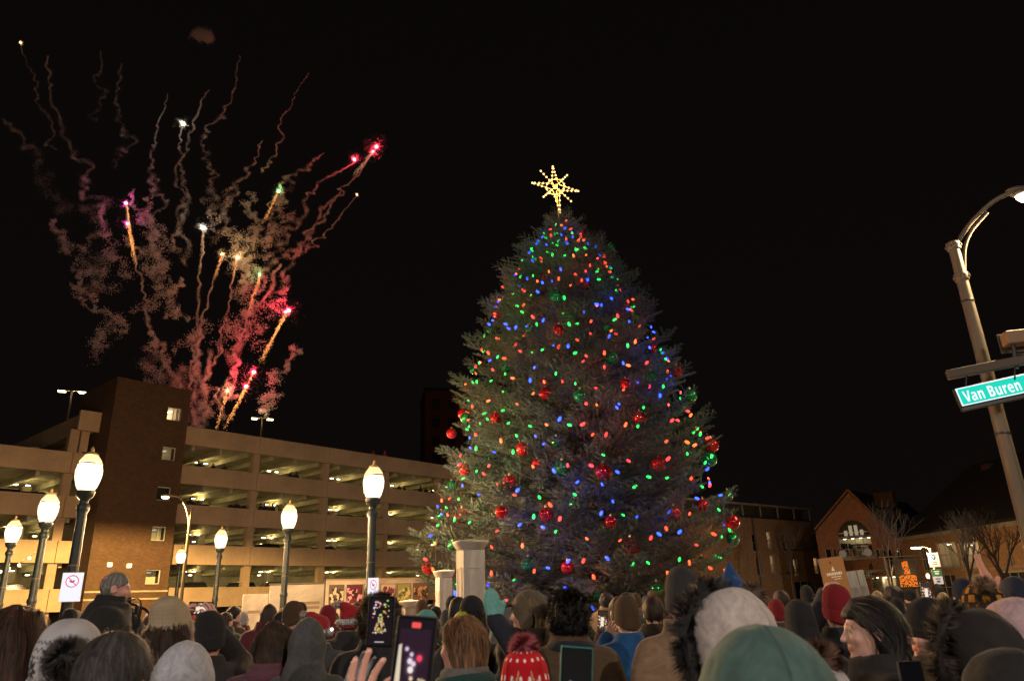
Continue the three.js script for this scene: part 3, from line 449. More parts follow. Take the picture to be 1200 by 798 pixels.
// ---------- fireworks over the garage: burning stars, golden sparks and the smoke they leave ----------
{
  const r = rng(42), gauss = () => (r() + r() + r() + r() - 2) * 0.9, D = 82, flecks = [], tetra = new THREE.TetrahedronGeometry(1);
  const curve = (pts, d = D) => new THREE.CatmullRomCurve3(pts.map(([u, v], i) => P(u, v, d + (hash3(u, v, i) - 0.5) * 5)));
  // smoke along a path: n flecks, spread from w0 (new) to w1 (old) metres, curling more as it ages
  const smoke = (pts, n, w0, w1, curl = 0.6, sz = 0.028) => {
    const c = curve(pts), s = r() * 100, gaps = 2.2 + r() * 2;
    n *= 2.4; for (let i = 0; i < n; i++) {
      const t = r(), age = t, p = c.getPoint(t), k = curl * (0.25 + age * 1.1), L = t * pts.length * 2.4;
      const dens = 0.55 + 0.9 * fbm(L * gaps + s, 3.1, s, 3); if (r() > dens + 0.35) continue;
      const w = 0.72 * lerp(w0, w1, age) * (0.55 + 1.1 * Math.abs(vnoise(L * 2.1, s, 1)));
      p.x += k * (1.5 * vnoise(L * 1.3 + s, 0, s) + 0.8 * vnoise(L * 4 + s, 9, s)) + gauss() * w; p.y += k * (0.7 * vnoise(L * 1.5, s, 4) + 0.6 * vnoise(L * 4.3, s, 6)) + gauss() * w; p.z += k * vnoise(L * 1.4, 2, s) + gauss() * w;
      flecks.push(p.x, p.y, p.z, sz * (0.6 + 0.8 * r()));
    }
  };
  const trail = [
    [[[52, 65], [60, 110], [85, 175], [105, 215], [118, 250], [105, 300], [100, 340]], 5200, 0.12, 0.8, 1.1],
    [[[23, 50], [36, 90], [50, 130], [70, 180]], 900, 0.08, 0.3, 0.7], [[[2, 140], [30, 170], [60, 210], [80, 250]], 1200, 0.2, 0.9, 1.2],
    [[[197, 110], [180, 160], [176, 190], [183, 220], [190, 265]], 1700, 0.1, 0.5, 0.8], [[[245, 105], [225, 145], [212, 190], [217, 250], [205, 310]], 2600, 0.1, 0.5, 0.8],
    [[[280, 65], [270, 120], [250, 145], [240, 172], [252, 215], [243, 245]], 2400, 0.1, 0.5, 0.8], [[[362, 85], [338, 125], [322, 170], [311, 203]], 1500, 0.07, 0.22, 0.6],
    [[[140, 75], [138, 120], [146, 160], [150, 190]], 900, 0.15, 0.5, 0.8], [[[117, 60], [116, 100], [115, 140]], 400, 0.15, 0.4, 0.7],
    [[[215, 145], [210, 175], [212, 240], [205, 300]], 1600, 0.1, 0.4, 0.7],
    [[[440, 174], [408, 215], [385, 240], [365, 275], [340, 310], [315, 345]], 3400, 0.1, 0.5, 0.7], [[[414, 188], [380, 215], [350, 250], [325, 285], [300, 330]], 3200, 0.12, 0.55, 1.0],
    [[[418, 229], [390, 262], [365, 285], [345, 300]], 1500, 0.07, 0.22, 0.6], [[[380, 180], [352, 200], [330, 225], [315, 260]], 1800, 0.15, 0.5, 1.0], [[[400, 225], [372, 262], [352, 290], [322, 305]], 2200, 0.12, 0.45, 0.9],
    [[[326, 226], [308, 258], [292, 290], [280, 315]], 1700, 0.1, 0.5, 0.8], [[[308, 165], [290, 195], [272, 235], [255, 280]], 1700, 0.1, 0.5, 0.9],
    [[[147, 240], [157, 300], [168, 350], [185, 400], [212, 452]], 4600, 0.07, 0.38, 0.32], [[[238, 268], [235, 320], [228, 400], [226, 460]], 2600, 0.07, 0.35, 0.4],
    [[[261, 299], [243, 350], [231, 400], [226, 445], [228, 495]], 2800, 0.07, 0.4, 0.5], [[[278, 303], [268, 345], [255, 405], [247, 450], [246, 495]], 2800, 0.07, 0.4, 0.5],
    [[[304, 325], [290, 370], [272, 430], [256, 490]], 2800, 0.07, 0.45, 0.5], [[[330, 310], [300, 360], [278, 410], [262, 470]], 3200, 0.3, 0.6, 0.9],
    [[[232, 400], [228, 440], [230, 500]], 2400, 0.3, 0.6, 0.6], [[[245, 410], [240, 460], [238, 500]], 2400, 0.3, 0.6, 0.6],
  ];
  for (const a of trail) smoke(...a);
  for (let i = 0; i < 20; i++) { // older drifting smoke in the body of the display
    const a = r(), u = 95 + 235 * r(), v = 240 + 215 * r() * (0.6 + 0.4 * r()), lean = (u - 235) * 0.25; smoke([[u + lean, v - 35], [u + lean * 0.5 + gauss() * 14, v - 8], [u + gauss() * 16, v + 22], [u - lean * 0.3, v + 48]], 500 + 650 * r(), 0.35, 0.75, 1.5, 0.055);
  }
  for (let i = 0; i < 5; i++) { const u = 150 + 130 * r(), v = 420 + 60 * r(); smoke([[u, v - 15], [u + gauss() * 12, v], [u + gauss() * 12, v + 25]], 800, 0.6, 1.0, 1.0, 0.028); }
  // burning stars
  const cols = { red: [1, 0.03, 0.07], magenta: [1, 0.05, 0.42], white: [1, 0.92, 0.72], orange: [1, 0.55, 0.2], green: [0.35, 1, 0.3] };
  const stars = [[441, 172, 'red', 90, 0.3, 'upper right red star of the pair at the end of the longest smoke trails', null], [437, 178, 'red', 60, 0.26, 'lower left red star of the pair at the end of the longest smoke trails', [415, 205, 0]], [415, 187, 'red', 70, 0.27, 'lone red star just left of the far red pair', null],
    [147, 238, 'magenta', 70, 0.26, 'upper magenta star on the left', [157, 300, 1]], [149, 262, 'magenta', 70, 0.26, 'lower magenta star on the left', [158, 308, 1]],
    [214, 145, 'white', 70, 0.3, 'highest white star over the smoke', null], [238, 267, 'white', 70, 0.32, 'white star in the middle of the display', [236, 300, 0]],
    [260, 298, 'orange', 40, 0.18, 'small orange star beside the bright orange one', [252, 325, 1]], [278, 302, 'orange', 90, 0.28, 'larger, brighter orange star right of the white one', [272, 325, 1]],
    [326, 224, 'green', 40, 0.2, 'upper green star among the smoke trails', [310, 258, 1]], [304, 322, 'green', 50, 0.2, 'lower green star above a golden trail', [292, 365, 1]],
    [338, 364, 'red', 120, 0.3, 'upper right red star at the head of a golden trail', [303, 425, 1]], [334, 366, 'red', 60, 0.22, 'red star tight against the upper right red one', [306, 424, 1]],
    [297, 436, 'red', 100, 0.28, 'red star halfway down the low golden trail', [270, 492, 1]], [288, 453, 'red', 100, 0.28, 'lowest red star, close above the garage roof', [262, 502, 1]], [266, 458, 'orange', 30, 0.18, 'small low star just above the garage parapet', [253, 502, 1]],
    [418, 228, 'orange', 3, 0.12, 'tiny orange ember at the far right of the smoke', null], [23, 50, 'orange', 3, 0.14, 'tiny orange ember at the far left of the sky', null]];
  for (const [u, v, , cd] of stars) { const c = P(u, v, D); if (cd > 5) for (let i = 0; i < 420; i++) { const q = Math.pow(r(), 1.6) * (0.5 + cd * 0.011), d = V(gauss(), gauss(), gauss()).normalize(); flecks.push(c.x + d.x * q * 1.3, c.y + d.y * q * 1.3, c.z + d.z * q, 0.02 * (0.6 + 0.8 * r())); } }
  const make = (arr, name, label, color) => {
    const im = new THREE.InstancedMesh(tetra, mat(color, 1), arr.length / 4), m = new THREE.Matrix4(), q = new THREE.Quaternion();
    for (let i = 0; i < arr.length / 4; i++) { q.set(r() - 0.5, r() - 0.5, r() - 0.5, r() - 0.5).normalize(); const s = arr[i * 4 + 3]; im.setMatrixAt(i, m.compose(V(arr[i * 4], arr[i * 4 + 1], arr[i * 4 + 2]), q, V(s, s, s))); }
    im.name = name; im.userData = { label, category: 'smoke', kind: 'stuff' }; scene.add(im);
  };
  console.log('smoke flecks', flecks.length / 4);
  make(flecks, 'firework_smoke', 'curling trails of pinkish firework smoke above the garage', [0.85, 0.8, 0.78]);
  { const a = [], c = P(237, 43, D); for (let i = 0; i < 11000; i++) { const b = V(gauss(), gauss(), gauss()), n = 1 + 0.55 * vnoise(b.x * 2, b.y * 2, b.z * 2 + 5); const lobe = [[-0.7, 0.3, 0.8], [0.6, -0.1, 0.9], [-0.1, 0.5, 0.7], [0.9, 0.1, 0.5]][i % 4]; a.push(c.x + lobe[0] + b.x * 0.85 * n * lobe[2], c.y + lobe[1] + b.y * 0.7 * n * lobe[2], c.z + b.z * 0.8, 0.036 * (0.6 + 0.8 * r())); } make(a, 'smoke_puff', 'small lone pinkish smoke puff high above the fireworks', [0.85, 0.8, 0.78]); }
  const gold = glow([1, 0.36, 0.09], 2.2), pale = glow([1, 0.5, 0.3], 1.2), unit = new THREE.IcosahedronGeometry(1, 2);
  for (const [u, v, c, cd, s, l, tr] of stars) {
    const p = P(u, v, D), t = thing('firework_star', l, 'firework', p, 0, 'burning firework stars'), [R, G, B] = cols[c];
    part('star_core', unit.clone().scale(s * 0.7, s * 0.7, s * 0.7), glow([1, 0.6 + 0.4 * G, 0.6 + 0.4 * B], 5), t);
    const rays = []; for (let i = 0; i < 46; i++) { const d = V(gauss(), gauss(), gauss()).normalize(), L = s * (0.8 + 3 * r() * r()); const w = 0.026; const g = new THREE.ConeGeometry(w, L, 4).translate(0, L / 2, 0); g.applyQuaternion(new THREE.Quaternion().setFromUnitVectors(V(0, 1, 0), d)); rays.push(g); }
    part('star_sparks', rays, glow([R, G, B], 3.2), t).userData.kind = 'stuff';
    if (cd > 5) lamp([R, G, B], cd * (c === 'red' ? 0.75 : c === 'orange' ? 0.3 : 0.14), V(0, 0, 0.3), t, 8);
    if (tr) { const e = P(tr[0], tr[1], D).sub(p), sp = [], L = e.length(), n = Math.round(L * 34); for (let i = 0; i < n; i++) { const k = Math.pow(r(), 0.85), q = e.clone().multiplyScalar(k).add(V(gauss(), gauss(), gauss()).multiplyScalar(0.06 + 0.14 * k + 0.12 * Math.abs(vnoise(k * 26, u, 3)))); const z = 0.055 * (0.5 + r()) * (1 - 0.6 * k); sp.push(T(tetra, q.x, q.y, q.z, r() * 6, r() * 6, 0, [z, z * 1.6, z])); } part('spark_trail', sp, tr[2] ? gold : pale, t).userData.kind = 'stuff'; }
  }
}
// ---------- kit for people: distance fields meshed to one skin, clothes as children ----------
function nets(f, lo, hi, h) {
  const nx = Math.ceil((hi[0] - lo[0]) / h) + 1, ny = Math.ceil((hi[1] - lo[1]) / h) + 1, nz = Math.ceil((hi[2] - lo[2]) / h) + 1, g = new Float32Array(nx * ny * nz), id = new Int32Array(nx * ny * nz).fill(-1);
  for (let k = 0, o = 0; k < nz; k++) for (let j = 0; j < ny; j++) for (let i = 0; i < nx; i++, o++) g[o] = f(lo[0] + i * h, lo[1] + j * h, lo[2] + k * h);
  const sy = nx, sz = nx * ny, pos = [], idx = [], cor = [0, 1, sy, sy + 1, sz, sz + 1, sz + sy, sz + sy + 1], E = [[0, 1], [2, 3], [4, 5], [6, 7], [0, 2], [1, 3], [4, 6], [5, 7], [0, 4], [1, 5], [2, 6], [3, 7]];
  for (let k = 0; k < nz - 1; k++) for (let j = 0; j < ny - 1; j++) for (let i = 0; i < nx - 1; i++) {
    const o = i + j * sy + k * sz; let m = 0; for (let c = 0; c < 8; c++) if (g[o + cor[c]] < 0) m |= 1 << c;
    if (m === 0 || m === 255) continue; let x = 0, y = 0, z = 0, n = 0;
    for (const [a, b] of E) { const A = g[o + cor[a]], B = g[o + cor[b]]; if (A < 0 === B < 0) continue; const t = A / (A - B); x += (a & 1) + t * ((b & 1) - (a & 1)); y += (a >> 1 & 1) + t * ((b >> 1 & 1) - (a >> 1 & 1)); z += (a >> 2) + t * ((b >> 2) - (a >> 2)); n++; }
    id[o] = pos.length / 3; pos.push(lo[0] + (i + x / n) * h, lo[1] + (j + y / n) * h, lo[2] + (k + z / n) * h);
  }
  for (let k = 1; k < nz - 1; k++) for (let j = 1; j < ny - 1; j++) for (let i = 1; i < nx - 1; i++) {
    const o = i + j * sy + k * sz, s = g[o] < 0;
    const quad = (n, a, b) => { if (s === g[o + n] < 0) return; const q = [id[o], id[o - a], id[o - a - b], id[o - b]]; if (q.some((v) => v < 0)) return; if (s) idx.push(q[0], q[1], q[2], q[0], q[2], q[3]); else idx.push(q[0], q[2], q[1], q[0], q[3], q[2]); };
    quad(1, sy, sz); quad(sy, sz, 1); quad(sz, 1, sy);
  }
  const G = new THREE.BufferGeometry(); G.setAttribute('position', new THREE.Float32BufferAttribute(pos, 3)); G.setIndex(idx); G.computeVertexNormals(); return boxUV(G);
}
function boxUV(G) { const p = G.attributes.position, uv = new Float32Array(p.count * 2); for (let i = 0; i < p.count; i++) { uv[i * 2] = Math.atan2(p.getX(i), p.getZ(i) + 0.001) * 0.16; uv[i * 2 + 1] = p.getY(i); } G.setAttribute('uv', new THREE.BufferAttribute(uv, 2)); return G; }
const smin = (a, b, k) => { const h = Math.max(k - Math.abs(a - b), 0) / k; return Math.min(a, b) - h * h * k * 0.25; };
function cap(x, y, z, a, b, ra, rb) { const bx = b[0] - a[0], by = b[1] - a[1], bz = b[2] - a[2], t = clamp(((x - a[0]) * bx + (y - a[1]) * by + (z - a[2]) * bz) / (bx * bx + by * by + bz * bz + 1e-9), 0, 1), dx = x - a[0] - bx * t, dy = y - a[1] - by * t, dz = z - a[2] - bz * t; return Math.sqrt(dx * dx + dy * dy + dz * dz) - ra - (rb - ra) * t; }
function ell(x, y, z, c, r) { const px = (x - c[0]), py = (y - c[1]), pz = (z - c[2]), k0 = Math.sqrt((px / r[0]) ** 2 + (py / r[1]) ** 2 + (pz / r[2]) ** 2), k1 = Math.sqrt((px / r[0] ** 2) ** 2 + (py / r[1] ** 2) ** 2 + (pz / r[2] ** 2) ** 2); return k0 < 1e-6 ? -Math.min(...r) : k0 * (k0 - 1) / k1; }
const HC = 1.63;                                     // height of the head's middle on a person 1.75 m tall; front is +z
function skull(x, y, z) { return smin(ell(x, y, z, [0, 0.025, -0.012], [0.076, 0.095, 0.096]), ell(x, y, z, [0, -0.04, 0.022], [0.060, 0.078, 0.070]), 0.03); }
function headD(x, y, z) {
  const X = Math.abs(x); let d = skull(x, y, z);
  d = smin(d, cap(x, y, z, [0, 0.012, 0.088], [0, -0.026, 0.106], 0.008, 0.0135), 0.016);
  d = smin(d, cap(X, y, z, [0.008, 0.026, 0.082], [0.04, 0.026, 0.072], 0.009, 0.009), 0.018);
  d = smin(d, ell(X, y, z, [0.036, -0.022, 0.064], [0.022, 0.02, 0.02]), 0.02);
  d = smin(d, ell(x, y, z, [0, -0.097, 0.068], [0.022, 0.018, 0.02]), 0.025);
  d = Math.max(d, -ell(X, y, z, [0.031, 0.008, 0.094], [0.017, 0.011, 0.013]));
  d = Math.min(d, ell(X, y, z, [0.031, 0.007, 0.0755], [0.0125, 0.0125, 0.0125]));
  d = smin(d, cap(X, y, z, [0, -0.055, 0.0895], [0.019, -0.057, 0.083], 0.007, 0.004), 0.006); d = smin(d, cap(X, y, z, [0, -0.066, 0.088], [0.017, -0.064, 0.082], 0.007, 0.004), 0.006);
  let e = ell(X, y, z, [0.079, -0.006, -0.012], [0.011, 0.031, 0.02]); e = Math.max(e, -ell(X, y, z, [0.09, -0.002, -0.006], [0.008, 0.019, 0.011])); d = smin(d, e, 0.01);
  return smin(d, cap(x, y, z, [0, -0.06, -0.022], [0, -0.2, -0.035], 0.05, 0.06), 0.03);
}
function headTint(g) { const p = g.attributes.position, c = new Float32Array(p.count * 3); for (let i = 0; i < p.count; i++) { const x = Math.abs(p.getX(i)), y = p.getY(i) - HC, z = p.getZ(i); let k = [1, 1, 1];
    if (Math.hypot(x - 0.031, y - 0.007, z - 0.0755) < 0.0137) k = Math.hypot(x - 0.031, y - 0.007) < 0.0085 ? [0.06, 0.05, 0.05] : y > 0.0135 ? [0.75, 0.7, 0.7] : [0.8, 0.95, 1.05]; else if (x < 0.024 && Math.abs(y + 0.061) < 0.011 && z > 0.08) k = [0.85, 0.5, 0.52]; else if (z > 0.06 && x > 0.012 && x < 0.048 && Math.abs(y - 0.03 + (x - 0.03) * 0.2) < 0.005) k = [0.3, 0.25, 0.22]; else { const n = 1 + 0.06 * vnoise(p.getX(i) * 60, y * 60, z * 60); k = [n, n * (1 - 0.05 * smooth(0.03, 0.05, x) * (z > 0.04 ? 1 : 0)), n]; }
    c.set(k, i * 3); } g.setAttribute('color', new THREE.BufferAttribute(c, 3)); return g; }
const plain = (g) => { g.setAttribute('color', new THREE.BufferAttribute(new Float32Array(g.attributes.position.count * 3).fill(1), 3)); return g; };
const headGeo = {}; for (const [k, h] of [['fine', 0.005], ['mid', 0.0105], ['far', 0.019]]) headGeo[k] = headTint(nets((x, y, z) => headD(x, y - HC, z), [-0.11, HC - 0.24, -0.14], [0.11, HC + 0.145, 0.14], h));
// arms: each { e: elbow, w: wrist }; default: hands pushed into the coat pockets
const pocket = (s) => ({ s: [s * 0.185, 1.40, -0.01], e: [s * 0.265, 1.13, -0.06], w: [s * 0.19, 0.95, 0.12] });
function reachArm(s, w) { // elbow from shoulder and wrist
  const S = V(s * 0.185, 1.40, -0.01), W = V(...w), d = W.clone().sub(S), L = Math.min(d.length(), 0.555); d.normalize(); W.copy(S).addScaledVector(d, L);
  const k = Math.sqrt(Math.max(0, 0.08 - L * L / 4)), out = V(s * 0.55, -0.8, -0.05); out.addScaledVector(d, -out.dot(d)).normalize(); const E = S.clone().addScaledVector(d, L / 2).addScaledVector(out, k); return { s: S.toArray(), e: E.toArray(), w: W.toArray(), dir: W.clone().sub(E).normalize() };
}
const prf = (tab, y) => { if (y <= tab[0][0]) return tab[0][1]; for (let i = 1; i < tab.length; i++) if (y <= tab[i][0]) return lerp(tab[i - 1][1], tab[i][1], (y - tab[i - 1][0]) / (tab[i][0] - tab[i - 1][0])); return tab[tab.length - 1][1]; };
const WX = [[0.7, 0.20], [0.95, 0.185], [1.12, 0.18], [1.28, 0.198], [1.38, 0.195], [1.46, 0.135], [1.52, 0.085]], WZ = [[0.7, 0.145], [0.95, 0.132], [1.12, 0.13], [1.28, 0.138], [1.38, 0.125], [1.46, 0.1], [1.52, 0.085]];
function torso(x, y, z, gx = 0, gz = gx) { const a = prf(WX, y) + gx, b = prf(WZ, y) + gz, q = Math.sqrt((x / a) ** 2 + ((z + 0.01) / b) ** 2); return (q - 1) * Math.min(a, b); }
function coatGeo(arms, o = {}) {
  const { puff = 0, grow = 0.02, low = 0.72, collar = 0.0, seed = 1, h = 0.021, fold = 0.012 } = o;
  const f = (x, y, z) => {
    let d = torso(x, y, z, grow); d = Math.max(d, low - y, y - 1.535);
    for (const a of arms) { d = smin(d, smin(cap(x, y, z, a.s, a.e, 0.076 + grow * 0.5, 0.062 + grow * 0.5), cap(x, y, z, a.e, a.w, 0.062 + grow * 0.5, 0.047 + grow * 0.4), 0.02), 0.06); }
    if (collar) { const rr = Math.hypot(x, z + 0.015), cd = Math.max(Math.abs(rr - 0.083 - (y - 1.5) * 0.12) - 0.016, y - 1.53 - collar, 1.44 - y); d = smin(d, cd, 0.03); }
    d += fold * fbm(x * 7 + seed, y * 9, z * 7, 3); if (puff) d -= puff * Math.abs(Math.sin(y * Math.PI / 0.095));
    return d;
  };
  let lo = [-0.36, low - 0.05, -0.26], hi = [0.36, 1.6 + collar, 0.26];
  for (const a of arms) for (const p of [a.e, a.w]) for (let i = 0; i < 3; i++) { lo[i] = Math.min(lo[i], p[i] - 0.11); hi[i] = Math.max(hi[i], p[i] + 0.11); }
  return nets(f, lo, hi, h);
}
const legsGeo = (h) => nets((x, y, z) => { const X = Math.abs(x); return Math.max(smin(torso(x, y, z, -0.012), smin(cap(X, y, z, [0.09, 0.93, -0.01], [0.1, 0.5, 0.0], 0.092, 0.068), cap(X, y, z, [0.1, 0.5, 0], [0.105, 0.1, -0.02], 0.068, 0.055), 0.03), 0.05), y - 1.0, 0.07 - y) + 0.006 * fbm(x * 9, y * 11, z * 9, 2); }, [-0.3, 0, -0.22], [0.3, 1.06, 0.22], h);
const shoeGeo = (s) => nets((x, y, z) => Math.max(smin(cap(x, y, z, [s * 0.105, 0.055, -0.03], [s * 0.12, 0.04, 0.15], 0.05, 0.042), cap(x, y, z, [s * 0.105, 0.05, -0.03], [s * 0.105, 0.13, -0.03], 0.05, 0.052), 0.03), 0.002 - y), [s * 0.11 - 0.09, -0.03, -0.12], [s * 0.11 + 0.09, 0.2, 0.24], 0.026);
const trunkGeo = (h) => plain(nets((x, y, z) => smin(Math.max(torso(x, y, z, -0.03), 0.85 - y), smin(cap(Math.abs(x), y, z, [0.09, 0.93, -0.01], [0.1, 0.5, 0], 0.07, 0.05), cap(Math.abs(x), y, z, [0.1, 0.5, 0], [0.105, 0.06, -0.02], 0.05, 0.035), 0.03), 0.05), [-0.26, 0, -0.2], [0.26, 1.56, 0.2], h));
const legsNear = legsGeo(0.036), legsFar = legsGeo(0.05), shoes = [shoeGeo(-1), shoeGeo(1)], trunkNear = trunkGeo(0.045), trunkFar = trunkGeo(0.055);
const bodyGeo = { fine: geo([headGeo.fine, trunkNear]), mid: geo([headGeo.mid, trunkNear]), far: geo([headGeo.far, trunkFar]) };
const stdArms = [pocket(-1), pocket(1)];
const coatKinds = { plain: coatGeo(stdArms, { seed: 2, collar: 0.02 }), puffer: coatGeo(stdArms, { seed: 5, puff: 0.012, grow: 0.03, collar: 0.05, fold: 0.006 }), long: coatGeo(stdArms, { seed: 9, low: 0.5, collar: 0.03 }), far: coatGeo(stdArms, { seed: 3, h: 0.042, collar: 0.03 }), farPuffer: coatGeo(stdArms, { seed: 7, h: 0.038, puff: 0.015, grow: 0.03, collar: 0.04 }) };
// a hand: wrist at the origin, fingers along +y, palm towards +z, thumb on the side s (+x or -x)
function handGeo(s, o = {}) {
  const { curl = [0.35, 0.5, 0.35], spread = 0.06, thumb = [0.062, 0.052, 0.03, 0.064, 0.082, 0.046], nails } = o, bones = [];
  const fb = [[0.031, 0.088, 0.042, 0.026, 0.021, 0.0088], [0.0105, 0.094, 0.047, 0.03, 0.023, 0.009], [-0.0105, 0.09, 0.043, 0.028, 0.022, 0.0086], [-0.03, 0.08, 0.034, 0.021, 0.019, 0.0076]], tips = [];
  fb.forEach(([x, y, a, b, c, r], i) => { const cu = Array.isArray(curl[0]) ? curl[i] : curl; let p = V(s * x, y, 0), an = 0; const sp = s * spread * (1.5 - i); [a, b, c].forEach((L, k) => { an += cu[k]; const q = p.clone().add(V(Math.sin(sp) * Math.cos(an), Math.cos(sp) * Math.cos(an), Math.sin(an)).multiplyScalar(L)); bones.push([p.toArray(), q.toArray(), r * (1 - 0.08 * k), r * (0.94 - 0.1 * k)]); p = q; }); tips.push(p); });
  const t0 = [s * 0.026, 0.022, 0.008], t1 = [s * thumb[0], thumb[1], thumb[2]], t2 = [s * thumb[3], thumb[4], thumb[5]]; bones.push([t0, t1, 0.0135, 0.0112], [t1, t2, 0.011, 0.0088]); tips.push(V(...t2));
  const lo = [-0.1, -0.08, -0.07], hi = [0.1, 0.21, 0.13];
  const f = (x, y, z) => { const qx = Math.max(Math.abs(x) - 0.028, 0), qy = Math.max(Math.abs(y - 0.048) - 0.034, 0), qz = Math.max(Math.abs(z) - 0.003, 0); let d = Math.sqrt(qx * qx + qy * qy + qz * qz) - 0.0125; d = smin(d, cap(x * 0.8, y, z, [0, -0.08, 0], [0, 0.02, 0], 0.022, 0.021), 0.02); let fd = 1; for (const [a, b, ra, rb] of bones) { const c = cap(x, y, z, a, b, ra, rb); if (c < fd) fd = c; } return smin(d, fd, 0.008); };
  const g = plain(nets(f, lo, hi, 0.0042));
  if (nails) { const p = g.attributes.position, c = g.attributes.color; for (let i = 0; i < p.count; i++) for (const t of tips) if (p.getZ(i) < t.z - 0.002 && Math.hypot(p.getX(i) - t.x, p.getY(i) - t.y - 0.002) < 0.0085) c.setXYZ(i, ...nails); }
  return g;
}
const skinTones = { fair: [0.55, 0.33, 0.25], rosy: [0.58, 0.30, 0.23], tan: [0.36, 0.21, 0.14], brown: [0.14, 0.075, 0.045] }, skinM = {};
for (const k in skinTones) skinM[k] = new THREE.MeshPhysicalMaterial({ color: C(...skinTones[k]), roughness: 0.55, vertexColors: true });
const weave = noiseTex(128, (u, v) => { const n = 0.82 + 0.10 * Math.sin(u * 128 * 1.57) * Math.sin(v * 128 * 1.57) + 0.14 * tnoise(u, v, 9) + 0.08 * (hash3(u * 128 | 0, v * 128 | 0, 9) - 0.5); return [n, n, n]; }, [6, 6]);
const knit = noiseTex(128, (u, v) => { const a = (u * 16) % 1, b = (v * 22 + Math.abs(a - 0.5) * 0.9) % 1, n = 0.6 + 0.36 * Math.sin(Math.PI * a) * (0.78 + 0.22 * Math.sin(Math.PI * b)); return [n, n, n]; }, [6, 2]);
const furNoise = noiseTex(256, (u, v) => { const n = 0.5 + 0.5 * hash3(u * 256 | 0, 1, 2) * 0.7 + 0.55 * tnoise(u, v * 0.15, 70, 2) + 0.2 * tnoise(u, v, 12); return [n, n, n]; }, [1.6, 2]);
const clothCache = {}, cloth = (c, r = 0.92, sheen = 0.25) => clothCache[c + r] ??= new THREE.MeshPhysicalMaterial({ color: C(...c), roughness: r, map: weave, bumpMap: weave, bumpScale: 0.002, sheen, sheenRoughness: 0.6, sheenColor: C(0.5 + c[0] * 0.5, 0.5 + c[1] * 0.5, 0.5 + c[2] * 0.5) });
const knitM = (c) => clothCache['k' + c] ??= new THREE.MeshPhysicalMaterial({ color: C(...c), roughness: 1, map: knit, bumpMap: knit, bumpScale: 0.004, sheen: 0.3, sheenRoughness: 0.8 });
const hairM = (c) => clothCache['h' + c] ??= new THREE.MeshStandardMaterial({ color: C(...c), roughness: 0.72, side: THREE.DoubleSide, map: furNoise });
// hats and hair, about the head's middle
function beanie(o = {}) {
  const { seg = 96, rib = 0.012, ribs = 40, tall = 0.165, cuff = 0.04, wide = 1, slouch = 0, seed = 1 } = o, pts = [[0.096, -0.035], [0.103, -0.03], [0.106, -0.03 + cuff * 0.5], [0.103, -0.03 + cuff], [0.097, -0.027 + cuff], [0.1, 0.03], [0.1, 0.06], [0.094, 0.095], [0.08, tall * 0.78], [0.058, tall * 0.91], [0.03, tall * 0.985], [0.0005, tall]];
  const c = new THREE.SplineCurve(pts.map(([x, y]) => new THREE.Vector2(x, y))), g = new THREE.LatheGeometry(c.getPoints(seg > 40 ? 36 : 12), seg), p = g.attributes.position;
  for (let i = 0; i < p.count; i++) { let x = p.getX(i), y = p.getY(i), z = p.getZ(i); const a = Math.atan2(x, z), k = 1 + rib * Math.cos(a * ribs) * smooth(tall, tall * 0.6, y) + 0.022 * fbm(x * 12 + seed, y * 12, z * 12, 2); y += 0.012 * fbm(x * 10, seed, z * 10, 2) + (z > 0 ? 0.35 : 0.2) * z * smooth(0.09, -0.03, y); z -= slouch * smooth(0.06, tall, y); x *= 0.9 * k * wide; z = z * 1.06 * k * wide - 0.006; p.setXYZ(i, x, y, z); }
  g.computeVertexNormals(); return g;
}
